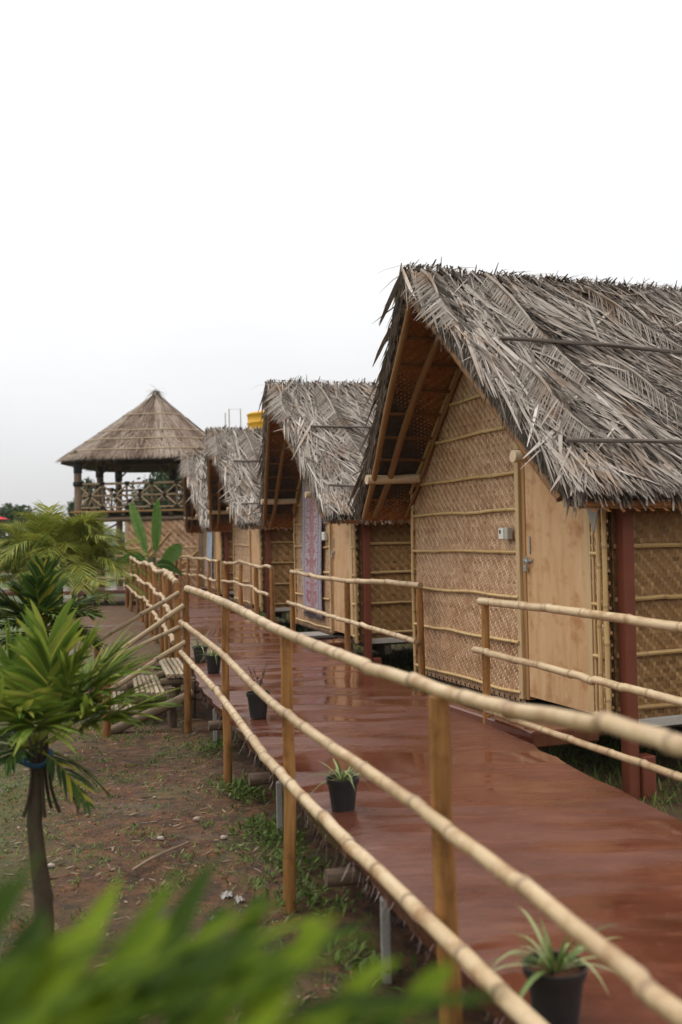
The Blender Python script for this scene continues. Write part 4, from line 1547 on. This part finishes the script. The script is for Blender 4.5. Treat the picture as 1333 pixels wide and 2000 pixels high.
# small red-leaved seedling on the earth
sp_ = onz(152, 1590, 0)
sh = empty('seedling', (sp_[0], sp_[1], 0))
tag(sh, 'small bare seedling with dark red leaves on the earth beside the young palm', 'seedling')
for k in range(5):
    mb = MB()
    a_ = k * 1.3
    pts = [(0, 0, -.02), (.015 * math.cos(a_), .015 * math.sin(a_), .08), (.06 * math.cos(a_), .06 * math.sin(a_), .17)]
    tube(mb, curve(pts, .03), .004, 5, .3)
    sm = mb.build('stem', 'log', sh)
    mb = MB()
    c = curve(pts, .01)
    ii = rng.integers(len(c) // 2, len(c), 12)
    D = norm(rng.normal(0, 1, (12, 3)) + [0, 0, .3])
    blades(mb, c[ii], D, norm(np.cross(D, [.1, .2, 1])), [[0, 0, -1]], rng.uniform(.03, .06, 12), .016, .2, 3, (.3, 1, .8, .05))
    mb.build('leaves', 'redleaf', sm)

# ================================================================== PAVILION
ang = -math.atan(.06)
A = at(153, 950, 31.0)
pv = empty('thatched_pavilion', (A[0], A[1], 0), ang)
tag(pv, 'two-storey open bamboo pavilion with a peaked straw roof', 'pavilion')
PW, PD, PF, PR = 3.9, 4.5, 2.80, 3.64
# roof
ap = np.array([PW / 2, PD / 2, 6.78])
ov_ = .68
corners = [(-ov_, -ov_), (PW + ov_, -ov_), (PW + ov_, PD + ov_), (-ov_, PD + ov_)]


def eave(u):
    """u 0..1 round the eave, with softened corners"""
    k = u * 4
    i = int(k) % 4
    f = k - int(k)
    p0, p1 = np.array(corners[i]), np.array(corners[(i + 1) % 4])
    p = p0 + (p1 - p0) * f
    cen = np.array([PW / 2, PD / 2])
    d = p - cen
    rmax = 3.25
    r_ = np.linalg.norm(d)
    return cen + d / r_ * min(r_, rmax)


def cone(u, t):
    e_ = eave(u % 1.0)
    z = ap[2] + (4.45 - ap[2]) * (t ** .92)
    x, y = ap[0] + (e_[0] - ap[0]) * t, ap[1] + (e_[1] - ap[1]) * t
    return np.array([x, y, z])


mb = MB()
nu, nt2 = 64, 8
for off in (0, -.14):
    for j in range(nt2 + 1):
        for i in range(nu):
            p = cone(i / nu, j / nt2)
            mb.v.append((p[0], p[1], p[2] + off))
sz = nu * (nt2 + 1)
fs = []
for i in range(nu):
    i2 = (i + 1) % nu
    for j in range(nt2):
        fs.append((j * nu + i, (j + 1) * nu + i, (j + 1) * nu + i2, j * nu + i2))
        fs.append((sz + j * nu + i, sz + j * nu + i2, sz + (j + 1) * nu + i2, sz + (j + 1) * nu + i))
    fs.append((nt2 * nu + i, sz + nt2 * nu + i, sz + nt2 * nu + i2, nt2 * nu + i2))
mb.f, mb.r, mb.m, mb.uv = fs, [.5] * len(fs), [0] * len(fs), [[(0, 0)] * 4 for _ in fs]
prf = mb.build('roof', 'thatch_base', pv, True)
mb = MB()
n = 9000
U = rng.random(n)
T = np.sqrt(rng.random(n)) * .97
Pp, Dd = [], []
for u, t in zip(U, T):
    p, q = cone(u, t), cone(u + R.uniform(-.008, .008), min(t + .1, 1.05))
    Pp.append(p)
    Dd.append(q - p)
Pp = np.array(Pp)
Dd = norm(Dd)
Nn = norm(np.cross(Dd, np.stack([-(Pp[:, 1] - ap[1]), Pp[:, 0] - ap[0], np.zeros(n)], -1)))
Nn *= np.sign(Nn[:, 2:3])
strk = .45 + .35 * np.sin(U * 61) * np.sin(U * 23 + 1) + rng.normal(0, .2, n)
blades(mb, Pp + Nn * rng.uniform(.01, .06, n)[:, None], Dd, norm(np.cross(Dd, Nn)), Nn, np.minimum(rng.uniform(.4, .9, n), (1.04 - T) * 3.6 + .08), rng.uniform(.012, .035, n), rng.normal(-.03, .03, n), 2, (1, 1, .4), np.clip(strk, 0, 1))
n = 160                        # tuft at the peak
D = norm(np.stack([rng.normal(0, .7, n), rng.normal(0, .7, n), rng.uniform(-.9, .25, n)], -1))
blades(mb, ap[None] + rng.normal(0, .05, (n, 3)), D, norm(np.cross(D, [0, 0, 1])), [[0, 0, -1]], rng.uniform(.15, .5, n), .022, .3, 3, (1, 1, .8, .2), rng.random(n))
tag(mb.build('straw_thatch', 'straw', prf), kind='stuff')
for t in (.36, .62, .76, .93):
    mb = MB()
    c = np.array([cone(i / 64, t) + [0, 0, .075] for i in range(65)])
    tube(mb, c, .018, 6, .6)
    mb.build('thatch_hoop', 'bamboo_old', prf, True)
# posts
pposts = [(0, 0), (PW / 2, 0), (PW, 0), (0, PD / 2), (0, PD), (PW / 2, PD), (PW, PD), (PW, PD / 2)]
for (x, y) in pposts:
    mb = MB()
    front = y == 0
    if not (front and x == PW / 2):
        log(mb, [(x, y, -.1), (x, y, PF), (x, y, 4.62)], .13 if front or x == 0 else .10, .11, n=12, rnd=.5)
        po = mb.build('post', 'log', pv, True)
        mb = MB()
        tube(mb, [(x, y, z) for z in (3.98, 4.06, 4.28, 4.34)], .135, 12)
        mb.build('black_band', 'black', po, True)
        mb = MB()
        tube(mb, [(x, y, z) for z in (PR - .07, PR - .03, PR + .05, PR + .08)], [.14, .17, .17, .14], 10, lump=.2)
        mb.build('black_binding', 'black', po, True)
    cx, cy = PW / 2 - x, PD / 2 - y
    for dx, dy in ((1, 0), (0, 1)):
        for sgn in (1, -1):
            ex, ey = x + dx * sgn * .55, y + dy * sgn * .55
            if -.05 <= ex <= PW + .05 and -.05 <= ey <= PD + .05 and not (front and x == PW / 2):
                mb = MB()
                log(mb, [(x, y, 4.02), (ex, ey, 4.55)], .035, .03, n=7, rnd=.4)
                mb.build('brace', 'log', pv, True)
for y in (0, PD):
    mb = MB()
    log(mb, [(-.2, y, 4.58), (PW + .2, y, 4.58)], .07, .07, rnd=.2)
    mb.build('eave_beam', 'log', pv, True)
for x in (0, PW):
    mb = MB()
    log(mb, [(x, -.2, 4.62), (x, PD + .2, 4.62)], .07, .07, rnd=.2)
    mb.build('eave_beam', 'log', pv, True)
mb = MB()
cbox(mb, (-.2, -.15, PF - .05), (PW + .2, PD + .15, PF), .008, .6)
mb.build('upper_floor', 'frame', pv)
for k in range(9):
    mb = MB()
    x = -.05 + k * (PW + .1) / 8
    log(mb, [(x, -.14, PF - .125), (x, PD + .1, PF - .125)], .068, .06, n=8, rnd=.3)
    mb.build('joist', 'darkwood', pv, True)
mb = MB()
log(mb, [(-.25, -.05, PF - .27), (PW + .2, -.05, PF - .27)], .075, .07, rnd=.3)
mb.build('floor_beam', 'log', pv, True)


def balustrade(p0, p1, nb):
    p0, p1 = np.array(p0, float), np.array(p1, float)
    rl = empty('balustrade')
    rl.parent = pv
    for z in (PR, PF + .10, PF + .47):
        mb = MB()
        bamboo(mb, [(*p0, z), (*p1, z)], .038 if z == PR else .03, .5, 8, rnd=.35)
        mb.build('rail', 'bamboo_old', rl, True)
    for k in range(nb + 1):
        q = p0 + (p1 - p0) * k / nb
        mb = MB()
        log(mb, [(*q, PF + .02), (*q, PR)], .035, .035, n=7, rnd=.5)
        mb.build('baluster', 'log', rl, True)
        for z in (PR, PF + .1):
            mb = MB()
            tube(mb, [(q[0], q[1], z - .06), (q[0], q[1], z - .03), (q[0], q[1], z + .04), (q[0], q[1], z + .06)], [.05, .085, .085, .05], 8, lump=.3)
            mb.build('black_binding', 'black', rl, True)
        if k < nb:
            q2 = p0 + (p1 - p0) * (k + 1) / nb
            for a_, c_ in ((PF + .12, PR - .03), (PR - .03, PF + .12)):
                mb = MB()
                log(mb, [(*q, a_), (*q2, c_)], .026, .026, n=7, rnd=.6)
                mb.build('cross_brace', 'bamboo_old', rl, True)
            qm = (q + q2) / 2
            mb = MB()
            tube(mb, [(qm[0] - .06, qm[1], PF + .45), (qm[0], qm[1], PF + .47), (qm[0] + .06, qm[1], PF + .49)], [.04, .075, .04], 8, lump=.3)
            mb.build('black_binding', 'black', rl, True)


balustrade((0, -.02), (PW, -.02), 5)
balustrade((0, 0.05), (0, PD), 5)
balustrade((0, PD), (PW, PD), 5)
# woven lower wall with diagonal braces
mb = MB()
weave(mb, 1.55, PW, .1, PF - .30, .055, lambda x, z, o: np.stack([x, -.03 - o + 0 * x, z], -1), contrast=.25)
mb.add([(1.55, .0, .05), (PW, .0, .05), (PW, .0, PF - .3), (1.55, .0, PF - .3)], [(0, 1, 2, 3)], .3)
lw = mb.build('lower_wall', 'weave_front', pv)
for (a_, c_) in (((2.3, .3), (3.75, 1.5)), ((1.7, .7), (2.9, 2.1)), ((2.6, 2.1), (1.9, 1.1))):
    mb = MB()
    bamboo(mb, [(a_[0], -.075, a_[1]), (c_[0], -.075, c_[1])], .032, .5, 7)
    mb.build('brace', 'batten', lw, True)
for z in (.4, 1.05, 1.6):
    mb = MB()
    bamboo(mb, [(1.56, -.05, z), (PW, -.05, z + .02)], .022, .5, 7)
    mb.build('batten', 'batten', lw, True)
mb = MB()
log(mb, [(1.53, -.02, -.1), (1.53, -.02, PF - .3)], .06, .06, rnd=.5)
mb.build('edge_pole', 'pole', lw, True)
mb = MB()
log(mb, [(.75, .3, 2.2), (1.45, .3, PF - .25)], .03, .03, rnd=.4)
mb.build('brace', 'log', pv, True)

# yellow water tank on its stand behind the third hut
tp = at(521, 838, 29.0)
tk = empty('water_tank', (tp[0], tp[1], 0))
tag(tk, 'bright yellow plastic water tank showing above a thatched ridge', 'water tank')
mb = MB()
n = 28
pr_ = [(.0, 4.62), (.52, 4.62), (.55, 4.66), (.55, 4.85), (.57, 4.87), (.57, 4.90), (.55, 4.92), (.55, 5.16), (.57, 5.18), (.57, 5.21), (.55, 5.23), (.55, 5.40), (.57, 5.42), (.57, 5.46), (.50, 5.50), (.22, 5.56), (0, 5.56)]
vs, fs = [], []
for a_, zz in pr_:
    for k in range(n):
        vs.append((a_ * math.cos(2 * math.pi * k / n), a_ * math.sin(2 * math.pi * k / n), zz))
for i in range(len(pr_) - 1):
    for k in range(n):
        fs.append((i * n + k, i * n + (k + 1) % n, (i + 1) * n + (k + 1) % n, (i + 1) * n + k))
mb.add(vs, fs)
mb.build('tank', 'yellow', tk, True)
for x in (-.45, .45):
    for y in (-.45, .45):
        mb = MB()
        cbox(mb, (x - .05, y - .05, -.1), (x + .05, y + .05, 4.53), .006)
        mb.build('leg', 'greyplank', tk)
mb = MB()
cbox(mb, (-1.2, -.6, 4.535), (.7, .6, 4.615), .006)
mb.build('platform', 'greyplank', tk)
mb = MB()
tube(mb, [(-1.05, -.3, 4.4), (-1.05, -.3, 5.60), (-.72, -.3, 5.60), (-.72, -.3, 4.62)], .018, 6)
mb.build('pipe', 'grey_plastic', tk)
mb = MB()
tube(mb, [(-1.16, -.3, 4.4), (-1.16, -.3, 5.50)], .016, 6)
mb.build('pipe', 'grey_plastic', tk)

# red parasol at the left edge, far off
pq = at(-42, 1010, 32.0)
po = empty('parasol', (pq[0], pq[1], 0))
tag(po, 'red parasol, its rim just showing at the edge above the palms', 'parasol')
mb = MB()
vs = [(0, 0, 2.95)] + [(1.0 * math.cos(k * math.pi / 4), 1.0 * math.sin(k * math.pi / 4), 2.62) for k in range(8)]
mb.add(vs, [(0, 1 + k, 1 + (k + 1) % 8) for k in range(8)])
cn = mb.build('canopy', 'redcloth', po)
md = cn.modifiers.new('thickness', 'SOLIDIFY')
md.thickness = .01
mb = MB()
tube(mb, [(0, 0, -.1), (0, 0, 2.95)], .025, 8)
mb.build('pole', 'steel', po)


# ================================================================== TREES FAR BEHIND
def tree(x, y, hh, w_, label, clumps=26, leaf=.16, group='trees beyond the pavilion', z0=.35):
    o = empty('tree', (x, y, 0))
    tag(o, label, 'tree', group)
    mb = MB()
    log(mb, [(0, 0, -.2), (.1, 0, hh * .35), (-.05, .1, hh * .7)], hh * .03, hh * .012, n=9)
    for k in range(6):
        a_ = k * 1.1
        log(mb, [(0, 0, hh * (.3 + .05 * k)), (w_ * .3 * math.cos(a_), w_ * .3 * math.sin(a_), hh * (.5 + .06 * k))], hh * .012, hh * .005, n=6)
    mb.build('trunk', 'bark', o, True)
    mb = MB()
    for k in range(clumps):
        u = R.random()
        zc = hh * (z0 + (1 - z0) * u)
        rw = w_ * .5 * math.sin(math.pi * min(.96, .18 + .8 * u)) * math.sqrt(R.random())
        a_ = R.random() * 6.28
        m_ = 110
        cs_ = np.array([rw * math.cos(a_), rw * math.sin(a_), zc])
        P_ = cs_ + rng.normal(0, 1, (m_, 3)) * np.array([w_ * .10, w_ * .10, hh * .045])
        D = norm(rng.normal(0, 1, (m_, 3)) + [0, 0, -.2])
        blades(mb, P_, D, norm(np.cross(D, rng.normal(0, 1, (m_, 3)))), [[0, 0, -1]], rng.uniform(.6, 1.2, m_) * leaf * 1.6, leaf * .7, .2, 2, (.4, 1, .2), np.clip(R.uniform(.2, .8) + rng.normal(0, .15, m_), 0, 1))
    mb.build('crown', 'tree', o)


q = at(338, 1000, 44)
tree(q[0], q[1], 5.1, 3.4, 'green tree seen through the pavilion railing on its right', 30)
q = at(176, 1000, 60)
tree(q[0], q[1], 5.3, 1.5, 'slim tree standing between the left pavilion posts', 22, .2)
q = at(142, 1000, 75)
tree(q[0], q[1], 4.6, 1.2, 'small tree just left of the pavilion corner post', 16, .2)
q = at(25, 1000, 55)
tree(q[0], q[1], 3.6, 4.2, 'low bushy tree behind the feathery palm by the red parasol', 24, .2)
for px, Y, hh, ww, lb in ((262, 140, 2.6, 9, 'low spreading tree on the meadow seen below the pavilion floor'), (70, 150, 3.2, 12, 'wide hazy tree at the meadow edge behind the feathery palm')):
    q = at(px, 1000, Y)
    tree(q[0], q[1], hh, ww, lb, 22, .4, z0=.12)

# ================================================================== GROUND COVER AND LITTER
def pnoise(x, y):
    return (np.sin(x * 1.7 + 1.3 * np.sin(y * .9)) + np.sin(y * 2.1 + 1.7 * np.sin(x * 1.1 + 2)) + .7 * np.sin(x * 4.3 + y * 3.1) + .5 * np.sin(x * 7.7 - y * 6.1)) / 3.2


mb = MB()
n = 190000
gy = rng.uniform(1.5, 15, n)
gx = rng.uniform(-7, 0, n) * np.clip(gy / 10 + .25, 0, 1) + .3
xlim = np.array([lx(v) for v in gy])
sm_ = soilmask(gx, gy)
den = np.clip((pnoise(gx, gy) + .05) * .9, 0, .8) + .03 + (1 - sm_) * .9 + np.where((xlim - gx) < .45, .22, 0)
k = (rng.random(n) < den * .62) & (gx < xlim - .02)
gx, gy = gx[k], gy[k]
n = len(gx)
an = rng.random(n) * 6.28
el = rng.uniform(.5, 1.4, n)
D = np.stack([np.cos(an) * np.cos(el), np.sin(an) * np.cos(el), np.sin(el)], -1)
hgt = rng.uniform(.015, .05, n) * np.where(rng.random(n) < .06, 2.2, 1)
blades(mb, np.stack([gx, gy, gz(gx, gy) - .003], -1), D, np.stack([-np.sin(an), np.cos(an), 0 * an], -1), [[0, 0, -1]], hgt, rng.uniform(.005, .012, n), .35, 2, (1, .8, .1))
# small tufts
nc = 1500
cy = rng.uniform(2, 14, nc)
cx = np.array([lx(v) for v in cy]) - .08 - rng.random(nc) ** .8 * 3.2
kk = (pnoise(cx * 1.3 + 4, cy * 1.3) > -.05) | (rng.random(nc) < .15)
cx, cy = np.repeat(cx[kk], 22), np.repeat(cy[kk], 22)
n = len(cx)
gx, gy = cx + rng.normal(0, .035, n), cy + rng.normal(0, .035, n)
an = rng.random(n) * 6.28
el = rng.uniform(.35, 1.3, n)
D = np.stack([np.cos(an) * np.cos(el), np.sin(an) * np.cos(el), np.sin(el)], -1)
blades(mb, np.stack([gx, gy, gz(gx, gy) - .003], -1), D, np.stack([-np.sin(an), np.cos(an), 0 * an], -1), [[0, 0, -1]], rng.uniform(.02, .07, n), rng.uniform(.005, .011, n), .4, 2, (1, .8, .1))
# taller growth under and between the huts
n = 26000
gy = rng.uniform(4.5, 27, n)
gx = np.array([rx(v) for v in gy]) + rng.uniform(.0, 3.2, n)
an = rng.random(n) * 6.28
el = rng.uniform(.6, 1.4, n)
D = np.stack([np.cos(an) * np.cos(el), np.sin(an) * np.cos(el), np.sin(el)], -1)
blades(mb, np.stack([gx, gy, 0 * gx - .003], -1), D, np.stack([-np.sin(an), np.cos(an), 0 * an], -1), [[0, 0, -1]], rng.uniform(.06, .22, n), rng.uniform(.006, .016, n), .4, 3, (1, .9, .6, .1), rng.uniform(.1, .8, n))
# weeds along the foot of the walkway
n = 1700
gy = np.concatenate([rng.normal(c_, .13, n // 8) for c_ in (5.2, 5.75, 6.2, 6.5, 7.3, 7.6, 8.9, 4.4)])
n = len(gy)
gx = np.array([lx(v) for v in gy]) + rng.normal(-.02, .10, n)
an = rng.random(n) * 6.28
el = rng.uniform(.4, 1.3, n)
D = np.stack([np.cos(an) * np.cos(el), np.sin(an) * np.cos(el), np.sin(el)], -1)
blades(mb, np.stack([gx, gy, gz(gx, gy) + rng.uniform(0, .06, n)], -1), D, np.stack([-np.sin(an), np.cos(an), 0 * an], -1), [[0, 0, -1]], rng.uniform(.03, .11, n), rng.uniform(.008, .022, n), .4, 3, (.4, 1, .7, .1), rng.uniform(.0, .7, n))
# meadow tufts farther left
n = 9000
gy = rng.uniform(13, 30, n)
gx = -2.6 - .28 * gy + rng.uniform(-7, 2.2, n)
an = rng.random(n) * 6.28
D = norm(np.stack([np.cos(an) * .5, np.sin(an) * .5, np.ones(n)], -1))
blades(mb, np.stack([gx, gy, 0 * gx], -1), D, np.stack([-np.sin(an), np.cos(an), 0 * an], -1), [[0, 0, -1]], rng.uniform(.06, .2, n), .014, .4, 2, (1, .8, .1))
tag(mb.build('grass', 'grass'), kind='stuff')

mb = MB()                       # gravel and clods
n = 2600
gy = rng.uniform(2, 13, n)
gx = np.array([lx(v) for v in gy]) - rng.random(n) ** .8 * 2.6 - .05
tet = np.array([(1, 0, 0), (-.5, .87, 0), (-.5, -.87, 0), (0, 0, .8), (.1, .1, -.6)])
tf = [(0, 1, 3), (1, 2, 3), (2, 0, 3), (1, 0, 4), (2, 1, 4), (0, 2, 4)]
for x, y in zip(gx, gy):
    s = R.choice((.004, .005, .006, .008, .013))
    a_ = R.random() * 6.28
    rot = np.array([[math.cos(a_), -math.sin(a_), 0], [math.sin(a_), math.cos(a_), 0], [0, 0, 1]])
    mb.add((tet * R.uniform(.6, 1.2) * s * [1, R.uniform(.6, 1), .7]) @ rot.T + [x, y, gz(x, y)], tf, R.uniform(0, .55))
tag(mb.build('gravel', 'stone'), kind='stuff')
mb = MB()                       # dry leaf bits and straw on the earth
n = 2600
gy = rng.uniform(2, 14, n)
gx = np.array([lx(v) for v in gy]) - rng.random(n) * 3.0 + .02
an = rng.random(n) * 6.28
D = np.stack([np.cos(an), np.sin(an), rng.normal(0, .12, n)], -1)
blades(mb, np.stack([gx, gy, gz(gx, gy) + .008], -1), D, np.stack([-np.sin(an), np.cos(an), rng.normal(0, .3, n)], -1), [[0, 0, 1]], rng.uniform(.015, .08, n), rng.uniform(.003, .018, n), rng.normal(.05, .1, n), 2, (.5, 1, .3), rng.uniform(.1, .8, n))
tag(mb.build('leaf_litter', 'log'), kind='stuff')
mb = MB()                       # clods of earth
n = 3000
gy = rng.uniform(2, 13, n)
gx = np.array([lx(v) for v in gy]) - rng.random(n) ** .9 * 2.8
for x, y in zip(gx, gy):
    s = R.choice((.008, .010, .014, .022))
    a_ = R.random() * 6.28
    rot = np.array([[math.cos(a_), -math.sin(a_), 0], [math.sin(a_), math.cos(a_), 0], [0, 0, 1]])
    mb.add((tet * R.uniform(.7, 1.3) * s * [1, R.uniform(.6, 1), .5]) @ rot.T + [x, y, gz(x, y)], tf, R.uniform(0, 1))
tag(mb.build('earth_clods', 'clod'), kind='stuff')


def scrap(px, py, sx, sy, label, m_='paper'):
    p = onz(px, py, 0.0)
    mb = MB()
    nn = 6
    a_ = R.random() * 3
    for i in range(nn + 1):
        for j in range(nn + 1):
            x, y = (i / nn - .5) * sx * .8 * (1 + .12 * math.sin(j * 1.3)), (j / nn - .5) * sy * (1 + .15 * math.sin(i * 1.1))
            mb.v.append((x * math.cos(a_) - y * math.sin(a_), x * math.sin(a_) + y * math.cos(a_), .012 + .008 * math.sin(i * 1.9 + j) + .006 * math.sin(j * 2.3)))
    for i in range(nn):
        for j in range(nn):
            mb.f.append((i * (nn + 1) + j, (i + 1) * (nn + 1) + j, (i + 1) * (nn + 1) + j + 1, i * (nn + 1) + j + 1))
            mb.r.append(.5)
            mb.m.append(0)
            mb.uv.append([(0, 0)] * 4)
    o = mb.build('paper_scrap', m_, None, True)
    o.location = (p[0], p[1], float(gz(p[0], p[1])))
    tag(o, label, 'litter', 'pale scraps of litter on the earth')


scrap(443, 1745, .10, .06, 'crumpled white scrap, upper left of the pair below the second post')
scrap(467, 1756, .09, .045, 'flat white scrap lying nearest the second railing post on the earth')
scrap(420, 1793, .06, .07, 'small white scrap lowest of the three on the bare earth')
scrap(256, 1899, .06, .05, 'white scrap half hidden among the blurred palm leaves')


def stick(a_, c_, r_, label):
    p, q = onz(*a_, .02), onz(*c_, .02)
    o = empty('fallen_stick', p)
    tag(o, label, 'stick', 'fallen sticks on the earth')
    mb = MB()
    log(mb, [(0, 0, 0), (q - p) * .5 + [0, .02, .005], q - p], r_, r_ * .6, n=7, rnd=.7)
    mb.build('twig', 'log', o, True)


stick((262, 1700), (368, 1647), .011, 'long bare stick lying on the earth in front of the palm trunk')
stick((215, 1428), (262, 1408), .012, 'crooked root-like stick at the foot of the steps')
stick((355, 1412), (395, 1405), .012, 'short pale stick beside the last post of the near railing')
for (px, py, s, lb) in ((385, 1604, .035, 'rounded stone on bare earth right of the grass patch'), (314, 1643, .028, 'pale pebble-like stone near the long stick'), (303, 1562, .02, 'small buff stone in the thin grass'), (100, 1696, .03, 'brown stone beside the palm trunk'), (438, 1640, .03, 'dark flat stone near the damp streak')):
    p = onz(px, py, 0)
    mb = MB()
    m_, k_ = 6, 10
    vs = []
    for i in range(m_ + 1):
        th = math.pi * i / m_
        for j in range(k_):
            f_ = 2 * math.pi * j / k_
            r_ = s * .62 * (1 + R.uniform(-.16, .16))
            vs.append((r_ * math.sin(th) * math.cos(f_) * 1.3, r_ * math.sin(th) * math.sin(f_), r_ * .7 * math.cos(th) + s * .4))
    fs = [(i * k_ + j, (i + 1) * k_ + j, (i + 1) * k_ + (j + 1) % k_, i * k_ + (j + 1) % k_) for i in range(m_) for j in range(k_)]
    mb.add(vs, fs, R.uniform(.3, .9))
    o = mb.build('stone', 'stone', None, True)
    o.location = (p[0], p[1], float(gz(p[0], p[1])))
    tag(o, lb, 'stone', 'loose stones on the earth')

# ================================================================== DAMP AIR
mb = MB()
x0, x1, y0, y1, z0, z1 = -2900, 2900, -200, 4400, -3.5, 26.0
mb.add([(x0, y0, z0), (x1, y0, z0), (x1, y1, z0), (x0, y1, z0), (x0, y0, z1), (x1, y0, z1), (x1, y1, z1), (x0, y1, z1)],
       [(0, 3, 2, 1), (4, 5, 6, 7), (0, 1, 5, 4), (1, 2, 6, 5), (2, 3, 7, 6), (3, 0, 4, 7)])
hm = bpy.data.materials.new('haze')
hm.use_nodes = True
ht = hm.node_tree
ht.nodes.clear()
ho = ht.nodes.new('ShaderNodeOutputMaterial')
pvn = ht.nodes.new('ShaderNodeVolumePrincipled')
pvn.inputs['Color'].default_value = (.93, .94, .96, 1)
pvn.inputs['Density'].default_value = .00035
ht.links.new(pvn.outputs[0], ho.inputs['Volume'])
M['haze'] = hm
tag(mb.build('haze', 'haze'), kind='stuff')
